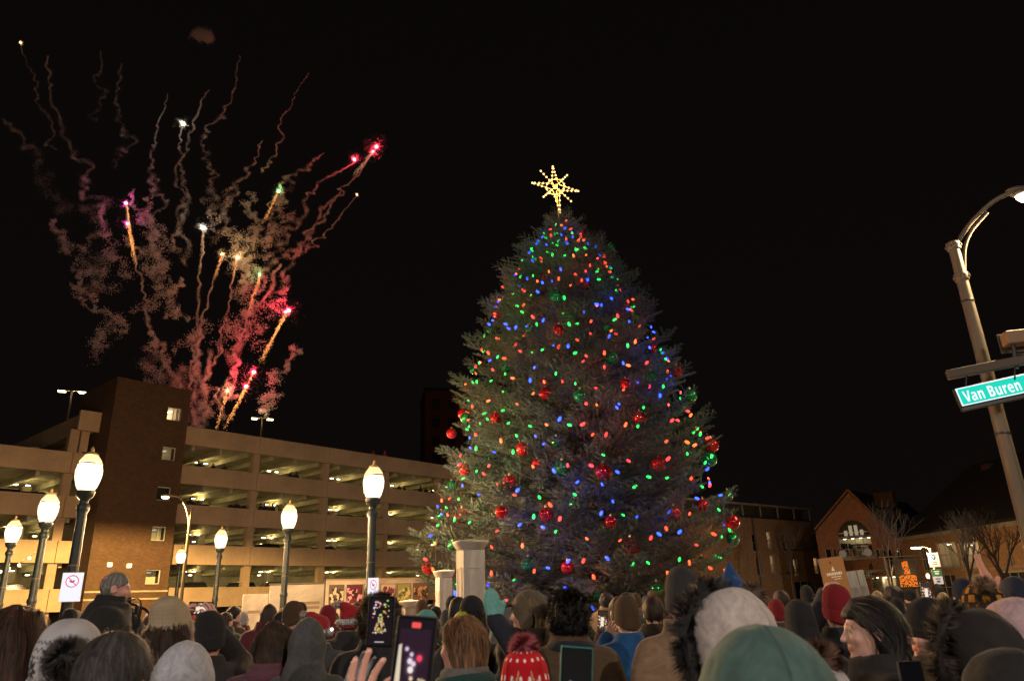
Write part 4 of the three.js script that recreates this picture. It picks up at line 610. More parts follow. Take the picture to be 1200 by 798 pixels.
function strands(base, n, o = {}) { // ribbons of hair or fur standing on a surface
  const { len = 0.03, back = 0, wid = 0.002, lift = 0.3, seg = 2, wild = 0.3, grav = 1, seed = 1, keep, curl = 0 } = o, r = rng(seed), p = base.attributes.position, nn = base.attributes.normal, ix = base.index, nt = ix ? ix.count / 3 : p.count / 3, pos = [], nor = [], area = []; let tot = 0;
  const A = V(), B = V(), D = V(); for (let t = 0; t < nt; t++) { const [a, b, c] = [0, 1, 2].map((k) => ix ? ix.getX(t * 3 + k) : t * 3 + k); A.fromBufferAttribute(p, a); B.fromBufferAttribute(p, b).sub(A); D.fromBufferAttribute(p, c).sub(A); tot += B.cross(D).length(); area.push(tot); }
  for (let i = 0; i < n; i++) {
    const q = r() * tot; let lo = 0, hi = nt - 1; while (lo < hi) { const m = (lo + hi) >> 1; if (area[m] < q) lo = m + 1; else hi = m; }
    const [a, b, c] = [0, 1, 2].map((k) => ix ? ix.getX(lo * 3 + k) : lo * 3 + k), u = r(), v = r() * (1 - u), w = 1 - u - v, at = V(p.getX(a) * u + p.getX(b) * v + p.getX(c) * w, p.getY(a) * u + p.getY(b) * v + p.getY(c) * w, p.getZ(a) * u + p.getZ(b) * v + p.getZ(c) * w), N = V(nn.getX(a), nn.getY(a), nn.getZ(a));
    if (keep && !keep(at)) continue;
    const d = V(0, -grav, -back * smooth(-0.06, 0.05, at.z)); d.addScaledVector(N, -d.dot(N)); d.addScaledVector(N, lift).add(V(r() - 0.5, r() - 0.5, r() - 0.5).multiplyScalar(wild * 1.3)).add(V(vnoise(at.x * 45, at.y * 45, at.z * 45), vnoise(at.x * 45 + 9, at.y * 45, at.z * 45), vnoise(at.x * 45, at.y * 45 + 7, at.z * 45)).multiplyScalar(wild * 1.3)).normalize(); const L = len * (0.6 + 0.7 * r()), side = d.clone().cross(N).normalize().multiplyScalar(wid / 2); if (!isFinite(side.x)) continue;
    let P0 = at.clone().addScaledVector(N, -0.001), s0 = side.clone();
    for (let k = 0; k < seg; k++) { if (len > 0.06 && P0.y > -0.07) { const n2 = P0.clone().sub(V(0, 0.0, -0.012)).normalize(); d.addScaledVector(n2, -d.dot(n2) + 0.02); d.y -= 0.12; } if (curl) d.applyAxisAngle(side.clone().normalize(), curl * (r() * 1.2 + 0.3)); else d.y -= grav * 0.25 / seg; d.normalize(); const P1 = P0.clone().addScaledVector(d, L / seg), last = k === seg - 1, s1 = side.clone().multiplyScalar(1 - (k + 1) / seg * 0.75);
      const tri = (x, y, z) => { for (const m of [x, y, z]) { pos.push(m.x, m.y, m.z); nor.push(N.x, N.y, N.z); } }; tri(P0.clone().sub(s0), P0.clone().add(s0), P1.clone().add(s1)); if (!last) tri(P0.clone().sub(s0), P1.clone().add(s1), P1.clone().sub(s1)); P0 = P1; s0 = s1; }
  }
  const g = new THREE.BufferGeometry(); g.setAttribute('position', new THREE.Float32BufferAttribute(pos, 3)); g.setAttribute('normal', new THREE.Float32BufferAttribute(nor, 3)); const uv = new Float32Array(pos.length / 3 * 2); for (let i = 0; i < uv.length / 2; i++) { uv[i * 2] = hash3(i / 9 | 0, seed, 2); uv[i * 2 + 1] = hash3(i / 9 | 0, seed, 3); } g.setAttribute('uv', new THREE.BufferAttribute(uv, 2)); return g;
}
const hairline = (y, z) => -0.085 + (z + 0.08) * 0.85 - y + 0.014 * vnoise(y * 70, z * 70, 3);
function hairShell(kind, h = 0.008, seed = 1) {
  const off = { short: 0.012, crop: 0.004, bob: 0.02, long: 0.016, curly: 0.045, bun: 0.012 }[kind] ?? 0.012, rough = kind === 'curly' ? 0.035 : 0.012;
  return nets((x, y, z) => { let d = Math.max(skull(x, y, z) - off + rough * fbm(x * (kind === 'curly' ? 30 : 22) + seed, y * 14, z * 22, 3), kind === 'curly' ? hairline(y, z) - 0.03 : hairline(y, z));
    if (kind === 'long') { d = smin(d, Math.max(ell(x, y, z, [0, -0.16, -0.055], [0.105 + 0.02 * fbm(x * 8, y * 5, seed, 2), 0.26, 0.062]), -skull(x, y, z) + 0.004, z - 0.03), 0.05) + 0.015 * fbm(x * 26, y * 5, z * 20, 3); d = Math.max(d, 0.026 - Math.hypot(Math.abs(x) - 0.088, y + 0.008, z + 0.006)); }
    if (kind === 'bob') d = smin(d, Math.max(ell(x, y, z, [0, -0.05, -0.03], [0.098, 0.095, 0.092]), z - 0.012 - (y + 0.02) * 0.5, -skull(x, y, z) + 0.004), 0.03) + 0.012 * fbm(x * 30, y * 7, z * 26, 3);
    if (kind === 'bun') d = smin(d, ell(x, y, z, [0, 0.1, -0.08], [0.04, 0.04, 0.04]), 0.02);
    return d; }, [-0.16, kind === 'long' ? -0.46 : -0.19, -0.19], [0.16, 0.19, 0.16], h);
}
function hoodGeo(h = 0.008, o = {}) {
  const { sx = 1, tall = 1, seed = 1, peak = 0, thick = 0.024 } = o, outer = (x, y, z) => { let d = ell(x, y, z, [0, 0.015, -0.025], [0.112 * sx, 0.142 * tall, 0.135]); d = smin(d, ell(x, y, z, [0, -0.17, -0.045], [0.15, 0.1, 0.125]), 0.09); if (peak) d = smin(d, ell(x, y, z, [0, 0.11, -0.1], [0.03, 0.05, 0.05]), 0.07); return d + 0.016 * fbm(x * 9 + seed, y * 12, z * 9, 4) - 0.003 * Math.exp(-((x / 0.008) ** 2)); };
  return nets((x, y, z) => Math.max(outer(x, y, z), -(outer(x, y, z) + thick), -ell(x, y, z, [0, -0.005, 0.14], [0.088 * sx, 0.125, 0.13]), -0.25 - y), [-0.19, -0.29, -0.21], [0.19, 0.2, 0.14], h);
}
const furRing = (() => { const pts = []; for (let i = 0; i <= 40; i++) { const a = lerp(-0.75, Math.PI + 0.75, i / 40); pts.push(V(Math.cos(a) * 0.108, 0.01 + Math.sin(a) * 0.138, 0.055 + 0.02 * Math.cos(a * 2))); } return tube(pts, 0.022, 60, 10); })();
const pom = (R, n, seed, o = {}) => { const b = new THREE.IcosahedronGeometry(R * 0.55, 3); return geo([b, strands(b, n, { len: R * 0.62, wid: 0.002, lift: 1.8, wild: 0.8, seg: 3, grav: 0.1, seed, ...o })]); };
const G = { beanie: beanie(), beanieSlouch: beanie({ tall: 0.2, slouch: 0.05, seed: 4, cuff: 0.05 }), beanieFar: beanie({ seg: 20 }), beanieFine: beanie({ ribs: 60, rib: 0.006, seed: 8, cuff: 0.06, tall: 0.175 }), hood: hoodGeo(0.0095), hoodBig: hoodGeo(0.0088, { sx: 1.12, tall: 1.05, seed: 6 }), hoodFar: hoodGeo(0.022, { seed: 3, thick: 0.04 }) };
G.hoodFine = hoodGeo(0.007, { sx: 1.1, seed: 12 });
for (const k of ['short', 'crop', 'bob', 'long', 'curly']) { G['hair_' + k] = hairShell(k, k === 'long' ? 0.0115 : 0.0095); }
G.far_short = hairShell('short', 0.021); G.far_long = hairShell('long', 0.023); G.far_curly = hairShell('curly', 0.022);
G.str_short = strands(G.hair_short, 2000, { len: 0.03, wid: 0.0022, lift: 0.35, wild: 0.25, seed: 3 });
G.str_crop = strands(G.hair_crop, 2600, { len: 0.012, wid: 0.002, lift: 0.6, wild: 0.4, seed: 4 });
G.str_bob = strands(G.hair_bob, 2400, { len: 0.075, wid: 0.003, lift: 0.12, wild: 0.1, seg: 3, seed: 5, back: 1.0, keep: (q) => !(q.z > 0.05 && q.y < 0.08) });
G.str_long = strands(G.hair_long, 3200, { len: 0.16, wid: 0.0032, lift: 0.08, wild: 0.07, seg: 4, seed: 6, back: 1.6, keep: (q) => !(q.z > 0.045 && q.y < 0.085) });
G.str_curly = strands(G.hair_curly, 4200, { len: 0.04, wid: 0.0028, lift: 0.9, wild: 0.7, seg: 3, curl: 0.9, seed: 7 });
function addHead(p, s) { // s: list of [kind, colour, ...]
  const put = (name, g, m, dy = 0) => { const o = part(name, g, m, p); o.position.y = HC + dy; return o; };
  for (const [k, c, a] of s) {
    if (k.startsWith('hair_')) { const o = put('hair', G[k], hairM(c)); const st = part('strands', G[k.replace('hair_', 'str_')], hairM(c.map((q) => q * 1.25)), o); st.userData.kind = 'stuff'; if (a) { o.scale.set(...a); } }
    else if (k.startsWith('far_')) { const o = put('hair', G[k], hairM(c)); if (a) o.scale.setScalar(a); }
    else if (k.startsWith('beanie')) { const o = put('hat', G[k], a?.isMaterial ? a : knitM(c)); }
    else if (k.startsWith('hood')) put('hood', G[k], cloth(c));
    else if (k === 'fur') { const o = put('fur_trim', furRing, hairM(c)); const n = (a || 2600) * 2; G['fur' + n] ??= strands(furRing, n, { len: 0.045, wid: 0.0018, lift: 1.2, wild: 0.75, seg: 3, grav: 0.2, seed: 31 }); const q = part('fur_strands', G['fur' + n], hairM(c.map((w) => w * 1.4)), o); q.userData.kind = 'stuff'; }
    else if (k === 'pom') { const [R, dy, dz, n] = a, key = 'pom' + R; G[key] ??= pom(R, (n || 1600) * 2, 40); const o = put('pompom', G[key], hairM(c)); o.position.y += dy; o.position.z = dz; }
    else if (k === 'scarf') { G.scarf ??= new THREE.TorusGeometry(0.088, 0.04, 12, 36).rotateX(Math.PI / 2).scale(1.12, 1.1, 1.12); const o = put('scarf', G.scarf, cloth(c), -0.15); o.position.z = -0.012; o.rotation.x = 0.12; }
    else if (k === 'cap') { put('cap', G.capCrown ??= nets((x, y, z) => Math.max(Math.abs(skull(x, y, z) - 0.011) - 0.006, hairline(y, z) - 0.045 + (z > 0 ? 0 : 0.02)), [-0.13, -0.1, -0.15], [0.13, 0.17, 0.14], 0.007), cloth(c)); put('visor', G.capVisor ??= T(new THREE.CylinderGeometry(0.08, 0.08, 0.008, 24, 1, false, -1.3, 2.6), 0, 0.052, 0.075, 0.15, 0, 0, [1, 1, 1.15]), cloth(c)); if (a) for (const s of [-1, 1]) put('ear_flap', G['flap' + s] ??= nets((x, y, z) => ell(x, y, z, [s * 0.086, -0.035, -0.015], [0.012, 0.06, 0.05]), [s * 0.086 - 0.03, -0.11, -0.08], [s * 0.086 + 0.03, 0.04, 0.05], 0.007), cloth(c)); }
    else if (k === 'santa') { G.santa ??= (() => { const g = beanie({ seg: 40, rib: 0, tall: 0.2, cuff: 0.01 }), q = g.attributes.position; for (let i = 0; i < q.count; i++) { const t = smooth(0.08, 0.2, q.getY(i)); q.setXYZ(i, q.getX(i) + t * 0.05, q.getY(i) - t * 0.05, q.getZ(i) - t * 0.05); } g.computeVertexNormals(); return g; })(); put('hat', G.santa, cloth(c)); G.santaBand ??= (() => { const b = new THREE.TorusGeometry(0.104, 0.026, 10, 40).rotateX(Math.PI / 2).scale(0.93, 1, 1.08); return geo([b, strands(b, 900, { len: 0.02, wid: 0.004, lift: 2, wild: 0.6, seed: 9 })]); })(); put('fur_band', G.santaBand, hairM([0.75, 0.72, 0.68]), -0.005); G.pom4 ??= pom(0.035, 500, 3); const o = put('pompom', G.pom4, hairM([0.75, 0.72, 0.68])); o.position.set(0.09, HC + 0.13, -0.11); if (a) for (let i = 0; i < 7; i++) { const e = part('bulb', ball(0.011, 0, 0, 0, 8, 6), glow([0.8, 0.86, 1], 6), p), t = i * 0.9; e.position.set(Math.sin(t) * 0.115, HC + 0.015, Math.cos(t) * 0.135); } }
    else if (k === 'muffs') { const arcPts = []; for (let i = 0; i <= 16; i++) { const t = Math.PI * i / 16; arcPts.push(V(Math.cos(t) * 0.1, Math.sin(t) * 0.14, -0.01)); } put('headband', tube(arcPts, 0.006, 24, 6), cloth(c)); for (const s of [-1, 1]) { const o = put('ear_pad', G.pad ??= new THREE.SphereGeometry(1, 16, 12).scale(0.022, 0.045, 0.042), cloth(c)); o.position.x = s * 0.1; } }
  }
}
function person(o) { // o: u, v (bearing of the top of the head or hat), d (depth), top (hat height above the skull), yaw, ...
  const t = P(o.u, o.v, o.d), floor = o.floor ?? 0.12, k = (t.y - floor) / (1.75 + (o.top ?? 0.01)), lod = o.lod || 'mid';
  const p = thing('person', o.label, 'person', [t.x, floor, t.z], o.yaw ?? Math.PI, o.group); p.scale.set(k * (o.wide || 1), k, k * (o.wide || 1));
  const hands = []; let arms = stdArms, coat = coatKinds[o.coatKind || 'plain'];
  if (o.arms) { arms = [-1, 1].map((s) => { const a = o.arms[s]; if (!a) return pocket(s); const w = p.worldToLocal(a.at.clone()); const r = reachArm(s, w.toArray()); r.hand = a; return r; }); coat = coatGeo(arms, { seed: o.u, collar: 0.03, grow: 0.022, h: 0.02, ...(o.coatOpt || {}) });
    arms.forEach((a, i) => { if (!a.hand || a.hand.none) return; const s = i ? 1 : -1, g = a.hand.geo.clone(), y = a.dir.clone().addScaledVector(a.hand.bend ? p.worldToLocal(a.hand.at.clone().add(a.hand.bend)).sub(p.worldToLocal(a.hand.at.clone())).normalize() : V(0, 0, 0), 2).normalize(), zz = p.worldToLocal(a.hand.at.clone().add(a.hand.palm)).sub(p.worldToLocal(a.hand.at.clone())), x = y.clone().cross(zz).normalize(), z = x.clone().cross(y); g.applyMatrix4(new THREE.Matrix4().makeBasis(x, y, z).setPosition(...a.w)); hands.push([g, a.hand]); }); }
  else if (o.coatOpt) coat = coatGeo(stdArms, { seed: o.u, collar: 0.03, ...o.coatOpt });
  p.updateMatrixWorld(true);
  const bare = hands.filter(([, h]) => !h.glove).map(([g]) => g);
  part('body', bare.length ? geo([bodyGeo[lod], ...bare]) : bodyGeo[lod], skinM[o.skin || 'fair'], p);
  for (const [g, h] of hands) if (h.glove) part('glove', g, h.glove, p);
  part('coat', coat, o.coatMat || cloth(o.coat || [0.03, 0.03, 0.035]), p);
  part('trousers', lod === 'far' ? legsFar : legsNear, cloth(o.legs || [0.02, 0.022, 0.03]), p);
  if (lod !== 'far') for (const g of shoes) part('shoe', g, M.rubber, p);
  addHead(p, o.head || []); return p;
}
// ---------- things the crowd holds ----------
const phoneScreen = (kind) => canvasTex(256, 512, (x, w, h) => {
  const r = rng(kind * 7 + 1); x.fillStyle = kind === 3 ? '#06060a' : '#150b18'; x.fillRect(0, 0, w, h);
  const dot = (u, v, s, c) => { x.fillStyle = c; x.shadowColor = c; x.shadowBlur = s * w * 1.6; x.beginPath(); x.arc(u * w, v * h, s * w, 0, 7); x.fill(); };
  if (kind === 1) { x.fillStyle = '#2a1626'; x.fillRect(14, 60, w - 28, 380); x.fillStyle = '#ff5a52'; x.beginPath(); x.roundRect(w * 0.36, 18, w * 0.27, 36, 10); x.fill(); x.fillStyle = '#e8d9bd'; x.beginPath(); x.moveTo(w * 0.06, h * 0.32); x.lineTo(w * 0.14, h * 0.3); x.lineTo(w * 0.2, h * 0.86); x.lineTo(w * 0.04, h * 0.86); x.fill(); for (const [u, v, s, c] of [[0.3, 0.36, 0.05, '#dcc6e6'], [0.45, 0.42, 0.05, '#e4cdea'], [0.42, 0.5, 0.07, '#f6e4f4'], [0.53, 0.53, 0.06, '#f2d6ee'], [0.46, 0.6, 0.08, '#fff0f0'], [0.68, 0.46, 0.08, '#ff4866'], [0.5, 0.7, 0.05, '#f0d2b0']]) dot(u, v, s, c); for (let i = 0; i < 40; i++) dot(0.7 + 0.22 * r(), 0.7 + 0.14 * r(), 0.03, ['#efdcb6', '#cbb084', '#8a6e4c'][i % 3]); dot(0.74, 0.9, 0.1, '#f4f2ff'); }
  else if (kind === 2) { for (let i = 0; i < 34; i++) dot(0.15 + 0.7 * r(), 0.05 + 0.4 * r(), 0.02 + 0.02 * r(), ['#e8e0ff', '#ffe070', '#b8f060', '#ff6a5a'][i % 4]); for (let i = 0; i < 120; i++) { const k = r(); dot(0.5 + (r() - 0.5) * (0.12 + 0.5 * k), 0.42 + 0.34 * k, 0.012 + 0.02 * r(), ['#e9cfa0', '#e8c850', '#8a6a3a', '#c8a060', '#f6ead0'][i % 5]); } x.fillStyle = '#d8d0c8'; x.fillRect(w * 0.3, h * 0.93, w * 0.4, 8); }
  else if (kind === 3) { for (const [u, v, s, c] of [[0.3, 0.5, 0.05, '#c9c0d8'], [0.22, 0.66, 0.07, '#d8d0ea'], [0.7, 0.62, 0.07, '#ff4a90'], [0.62, 0.7, 0.08, '#e0507a'], [0.55, 0.76, 0.07, '#c06a80'], [0.35, 0.84, 0.06, '#b8aac8']]) dot(u, v, s, c); }
  else { x.fillStyle = '#3a3026'; x.fillRect(0, 0, w, h); for (let i = 0; i < 60; i++) dot(r(), 0.2 + 0.7 * r(), 0.02 + 0.05 * r(), ['#f6e8cc', '#a8927a', '#fff4e0', '#6a5a50', '#c8503c'][i % 5]); x.fillStyle = '#fff0d8'; x.fillRect(w * 0.3, h * 0.3, w * 0.35, h * 0.45); }
});
function phone(at, w, h, kind, caseC, label, yaw = 0, roll = 0, tilt = 0, land = false) {
  const t = thing('smartphone', label, 'phone', at); t.rotation.set(tilt, yaw, roll, 'YXZ');
  part('case', rbox(w, h, 0.011, 0.005, 0, 0, 0, 3), mat(caseC, 0.4), t);
  part('bezel', rbox(w - 0.006, h - 0.006, 0.004, 0.0018, 0, 0, 0.0048), mat([0.008, 0.008, 0.01], 0.15), t);
  part('screen', new THREE.PlaneGeometry(land ? h - 0.014 : w - 0.012, land ? w - 0.012 : h - 0.014).rotateZ(land ? Math.PI / 2 : 0).translate(0, 0, 0.0073), new THREE.MeshStandardMaterial({ color: C(0.01, 0.01, 0.01), roughness: 0.15, emissive: C(1, 1, 1), emissiveMap: phoneScreen(kind), emissiveIntensity: 0.9 }), t);
  return t;
}
const grip = { R: handGeo(1, { curl: [0.35, 0.55, 0.5], spread: 0.05 }), L: handGeo(-1, { curl: [0.35, 0.55, 0.5], spread: 0.05 }), openL: handGeo(-1, { curl: [[0.15, 0.3, 0.2], [0.1, 0.2, 0.15], [0.2, 0.3, 0.2], [0.35, 0.4, 0.3]], spread: 0.17, thumb: [0.07, 0.045, 0.02, 0.085, 0.07, 0.035], nails: [1.5, 1.6, 1.9] }), tapR: handGeo(1, { curl: [[0.25, 0.35, 0.2], [0.3, 0.45, 0.3], [0.9, 1.1, 0.8], [1.0, 1.2, 0.8]], spread: 0.06, nails: [1.5, 1.6, 1.9] }) };
const mitten = (s) => plain(nets((x, y, z) => { let d = smin(ell(x, y, z, [0, 0.085, 0], [0.052, 0.095, 0.032]), cap(x, y, z, [s * 0.03, 0.02, 0.01], [s * 0.068, 0.085, 0.02], 0.024, 0.018), 0.02); return smin(d, cap(x, y, z, [0, -0.06, 0], [0, 0.02, 0], 0.04, 0.04), 0.02) + 0.004 * fbm(x * 30, y * 30, z * 30, 2); }, [-0.12, -0.12, -0.07], [0.12, 0.21, 0.07], 0.006));

// ---------- special hats ----------
const hatTex = (draw, w = 1024, h = 512) => { const t = canvasTex(w, h, draw); t.wrapS = THREE.RepeatWrapping; return t; };
const fairIsle = new THREE.MeshPhysicalMaterial({ roughness: 1, bumpMap: knit, bumpScale: 0.004, map: hatTex((x, w, h) => {
  x.fillStyle = '#b9b8bd'; x.fillRect(0, 0, w, h); const ink = '#34343c', Y = (v) => h * (1 - v);
  x.strokeStyle = ink; x.lineWidth = 7; const zig = (v, a, n) => { x.beginPath(); for (let i = 0; i <= n * 2; i++) x.lineTo(i / (n * 2) * w, Y(v) + (i % 2 ? a : -a)); x.stroke(); };
  zig(0.30, 11, 22); x.lineWidth = 4; zig(0.34, 9, 22); zig(0.62, 9, 22); zig(0.67, 6, 30);
  for (let i = 0; i < 8; i++) { const cx = (i + 0.5) / 8 * w, cy = Y(0.48); if (i % 2) { x.lineWidth = 7; x.save(); x.translate(cx, cy); x.rotate(0.785); x.strokeRect(-24, -24, 48, 48); x.strokeRect(-11, -11, 22, 22); x.restore(); } else { x.fillStyle = ink; for (let k = 0; k < 8; k++) { x.save(); x.translate(cx, cy); x.rotate(k * 0.785); x.beginPath(); x.ellipse(0, -27, 9, 20, 0, 0, 7); x.fill(); x.restore(); } } }
  x.fillStyle = ink; for (let i = 0; i < 44; i++) { x.fillRect((i + 0.3) / 44 * w, Y(0.39), 8, 8); x.fillRect((i + 0.3) / 44 * w, Y(0.58), 8, 8); }
  x.fillStyle = '#a6a5aa'; x.fillRect(0, Y(0.2), w, Y(0) - Y(0.2)); x.fillStyle = 'rgba(60,60,66,0.35)'; for (let i = 0; i < 130; i++) x.fillRect(i / 130 * w, Y(0.2), 3, h); }) });
const dotted = new THREE.MeshPhysicalMaterial({ roughness: 1, bumpMap: knit, bumpScale: 0.003, map: hatTex((x, w, h) => {
  x.fillStyle = '#c8101f'; x.fillRect(0, 0, w, h); const r = rng(3); x.fillStyle = '#f3e6e6';
  for (let j = 0; j < 9; j++) for (let i = 0; i < 16; i++) { x.beginPath(); x.ellipse((i + (j % 2) * 0.5 + 0.25 * (r() - 0.5)) / 16 * w, h * (0.05 + j * 0.1), 11, 9, 0, 0, 7); x.fill(); }
  const cx = w * 0.5; x.save(); x.translate(cx, h * 0.46); x.fillStyle = '#8a5a3a'; x.beginPath(); x.ellipse(0, 60, 76, 70, 0, 0, 7); x.fill(); x.beginPath(); x.ellipse(-90, 10, 40, 16, 0.2, 0, 7); x.ellipse(90, 10, 40, 16, -0.2, 0, 7); x.fill(); x.fillStyle = '#f2ece6'; for (const s of [-1, 1]) { x.beginPath(); x.ellipse(s * 42, 42, 26, 32, 0, 0, 7); x.fill(); } x.fillStyle = '#1b2a4a'; for (const s of [-1, 1]) { x.beginPath(); x.ellipse(s * 38, 50, 14, 19, 0, 0, 7); x.fill(); } x.strokeStyle = '#c8a888'; x.lineWidth = 10; for (const s of [-1, 1]) { x.beginPath(); x.moveTo(s * 40, -8); x.lineTo(s * 62, -60); x.moveTo(s * 52, -36); x.lineTo(s * 90, -54); x.moveTo(s * 58, -50); x.lineTo(s * 44, -76); x.stroke(); } x.fillStyle = '#f2ece6'; x.beginPath(); x.ellipse(0, 2, 40, 14, 0, 0, 7); x.fill(); x.restore(); }) });
const plaid = new THREE.MeshPhysicalMaterial({ roughness: 1, bumpMap: knit, bumpScale: 0.003, map: hatTex((x, w, h) => { x.fillStyle = '#14100c'; x.fillRect(0, 0, w, h); x.fillStyle = '#a5701d'; for (let j = 0; j < 9; j++) for (let i = 0; i < 18; i++) if ((i + j) % 2) x.fillRect(i / 18 * w, j / 9 * h, w / 18, h / 9 * 0.8); }) });
const pattern = new THREE.MeshPhysicalMaterial({ roughness: 1, bumpMap: knit, bumpScale: 0.003, map: hatTex((x, w, h) => { x.fillStyle = '#17171b'; x.fillRect(0, 0, w, h); x.strokeStyle = '#c9c6c0'; x.lineWidth = 6; for (const v of [0.56, 0.64, 0.84]) { x.beginPath(); for (let i = 0; i <= 60; i++) x.lineTo(i / 60 * w, h * v + (i % 2 ? 9 : -9)); x.stroke(); } }) });

// ---------- the people one can tell apart, nearest last ----------
const PI = Math.PI, black = [0.018, 0.018, 0.02], navy = [0.014, 0.018, 0.032];
const H = { brown: [0.055, 0.026, 0.014], dark: [0.012, 0.009, 0.008], ginger: [0.28, 0.13, 0.05], grey: [0.32, 0.3, 0.28], blond: [0.42, 0.3, 0.15], salt: [0.07, 0.065, 0.065] };
G.hoodNeon = T(G.hood, 0.045, -0.055, -0.01, 0, 0, 0, [0.98, 0.9, 1]);
const people = {};
const add = (key, o) => (people[key] = person(o));
add('speaker', { u: 104, v: 668, d: 5.6, floor: 0.36, yaw: PI * 0.66, skin: 'rosy', lod: 'fine', coat: [0.012, 0.013, 0.014], coatOpt: { collar: 0.06, puff: 0.004, grow: 0.06 }, head: [['hair_crop', H.grey]], label: 'grey-haired person in a black jacket on a low stage at the microphone' }).rotation.set(0.12, PI * 0.66, 0, 'YXZ');
add('cameraman', { u: 151, v: 714, d: 7.2, yaw: PI * 1.1, skin: 'tan', head: [['hair_short', H.dark], ['muffs', [0.02, 0.02, 0.02]]], label: 'person with black headphones behind the microphone stand' });
add('santaLit', { u: 374, v: 712, d: 5.6, top: 0.06, coat: [0.05, 0.05, 0.055], head: [['hair_short', H.brown, [0.93, 0.93, 0.93]], ['santa', [0.4, 0.01, 0.02], true]], label: 'person in a red hat ringed with white lights, behind the grey hood' });
add('santa', { u: 412, v: 698, d: 6.1, top: 0.08, skin: 'brown', coat: black, head: [['hair_short', H.dark, [0.93, 0.93, 0.93]], ['santa', [0.42, 0.012, 0.015]]], label: 'person in a plain red and white fur-edged hat left of the lamp post' });
add('hoodGrey2', { u: 591, v: 708, d: 5.6, top: 0.04, coat: [0.12, 0.12, 0.12], head: [['hood', [0.12, 0.12, 0.12]]], label: 'person in a small grey hood beside the turquoise mitten' });
add('aquaHat', { u: 500, v: 714, d: 5.4, top: 0.05, coat: black, head: [['hair_long', H.brown, [0.93, 0.93, 0.93]], ['beanie', [0.16, 0.5, 0.46]]], label: 'person in a turquoise knit hat behind the large phone' });
add('blueHat', { u: 853, v: 657, d: 5.0, top: 0.13, coat: [0.02, 0.06, 0.16], head: [['hood', [0.012, 0.07, 0.24]]], label: 'person in a bright blue pointed hood below the tree right edge' });
{ const g = people.blueHat; part('hood_point', T(new THREE.ConeGeometry(0.09, 0.16, 24), 0, HC + 0.17, -0.02), cloth([0.012, 0.07, 0.24]), g); }
add('brownHair', { u: 764, v: 699, d: 6.0, coat: [0.05, 0.03, 0.02], head: [['hair_short', H.brown]], label: 'person with brown hair between the blue jacket and dark grey beanie' });
{ const at = P(706, 728, 5.55); add('blueJacket', { u: 733, v: 700, d: 5.3, top: 0.045, yaw: PI + 0.35, coat: [0.008, 0.09, 0.26], arms: { '-1': null, 1: { at: at.clone().add(V(0.02, -0.12, 0.03)), geo: grip.R, palm: V(0.2, 0, 1) } }, head: [['hair_short', H.brown, [0.93, 0.93, 0.93]], ['beanieFine', [0.10, 0.055, 0.025]]], label: 'person in a bright blue jacket and brown beanie filming the tree' }); phone(at, 0.075, 0.15, 4, [0.3, 0.03, 0.03], 'lit phone held up beside the blue jacket', 0.1, -0.12); }
add('neonHood', { u: 553, v: 700, d: 5.0, top: 0.045, coat: [0.03, 0.03, 0.03], head: [['hair_long', H.dark, [0.93, 0.93, 0.93]], ['beanieFine', null, pattern], ['hoodNeon', [0.42, 0.5, 0.02]]], label: 'person in a black patterned beanie and neon yellow hood' });
{ const at = P(580, 726, 4.0); add('mitten', { u: 603, v: 735, d: 4.15, top: 0.016, coat: navy, arms: { '-1': { at: at.clone(), geo: mitten(-1), palm: V(0, 0, -1), bend: V(0.06, 1, 0), glove: cloth([0.2, 0.52, 0.48]) }, 1: null }, head: [['hair_long', H.brown]], label: 'person with one turquoise mitten raised in front of the white post' }); }
add('olive', { u: 618, v: 688, d: 4.5, top: 0.03, yaw: -PI / 2 - 0.35, lod: 'fine', skin: 'rosy', coat: [0.085, 0.055, 0.035], head: [['hair_bob', H.blond, [0.87, 0.95, 0.86]], ['cap', [0.13, 0.10, 0.06], true]], label: 'person in profile wearing an olive cap with ear flaps' });
add('curlyDark', { u: 665, v: 690, d: 4.2, top: 0.05, skin: 'brown', coat: [0.09, 0.055, 0.025], coatOpt: { grow: 0.035 }, head: [['hair_curly', H.dark], ['scarf', [0.012, 0.016, 0.028]]], label: 'person with big dark curly hair and a dark blue collar' });
add('capMan', (() => { const at = P(235, 713, 4.55); phone(at, 0.15, 0.075, 4, [0.02, 0.02, 0.02], 'phone held sideways in two bare hands in front of the garage', 0, -0.05, 0, true); return { u: 247, v: 721, d: 4.35, top: 0.03, coat: black, skin: 'rosy', arms: { '-1': { at: at.clone().add(V(0.115, -0.1, 0.06)), geo: handGeo(-1, { curl: [0.4, 0.5, 0.4] }), palm: V(-0.75, 0.1, -0.5), bend: V(-0.25, 1, -0.1) }, 1: { at: at.clone().add(V(-0.115, -0.1, 0.06)), geo: handGeo(1, { curl: [0.4, 0.5, 0.4] }), palm: V(0.75, 0.1, -0.5), bend: V(0.25, 1, -0.1) } }, head: [['hair_short', H.brown, [0.93, 0.93, 0.93]], ['beanieFine', black]], label: 'person in a black cap and coat filming with both arms raised' }; })());
add('muffs', { u: 322, v: 727, d: 4.0, top: 0.02, yaw: PI + 0.3, coat: [0.13, 0.05, 0.07], head: [['hair_bob', H.brown], ['muffs', black], ['scarf', [0.14, 0.05, 0.075]]], label: 'person with brown hair, black ear muffs and a mauve scarf' });
add('greyHood', { u: 363, v: 722, d: 3.9, top: 0.04, wide: 0.86, coat: [0.085, 0.09, 0.09], head: [['hood', [0.085, 0.09, 0.09]]], label: 'person in a grey hood left of the gloved phone hand' });
add('curlyBrown', { u: 446, v: 695, d: 4.3, top: 0.05, coat: black, head: [['hair_curly', [0.075, 0.042, 0.025]]], label: 'person with fluffy brown curls below the bright white sign' });
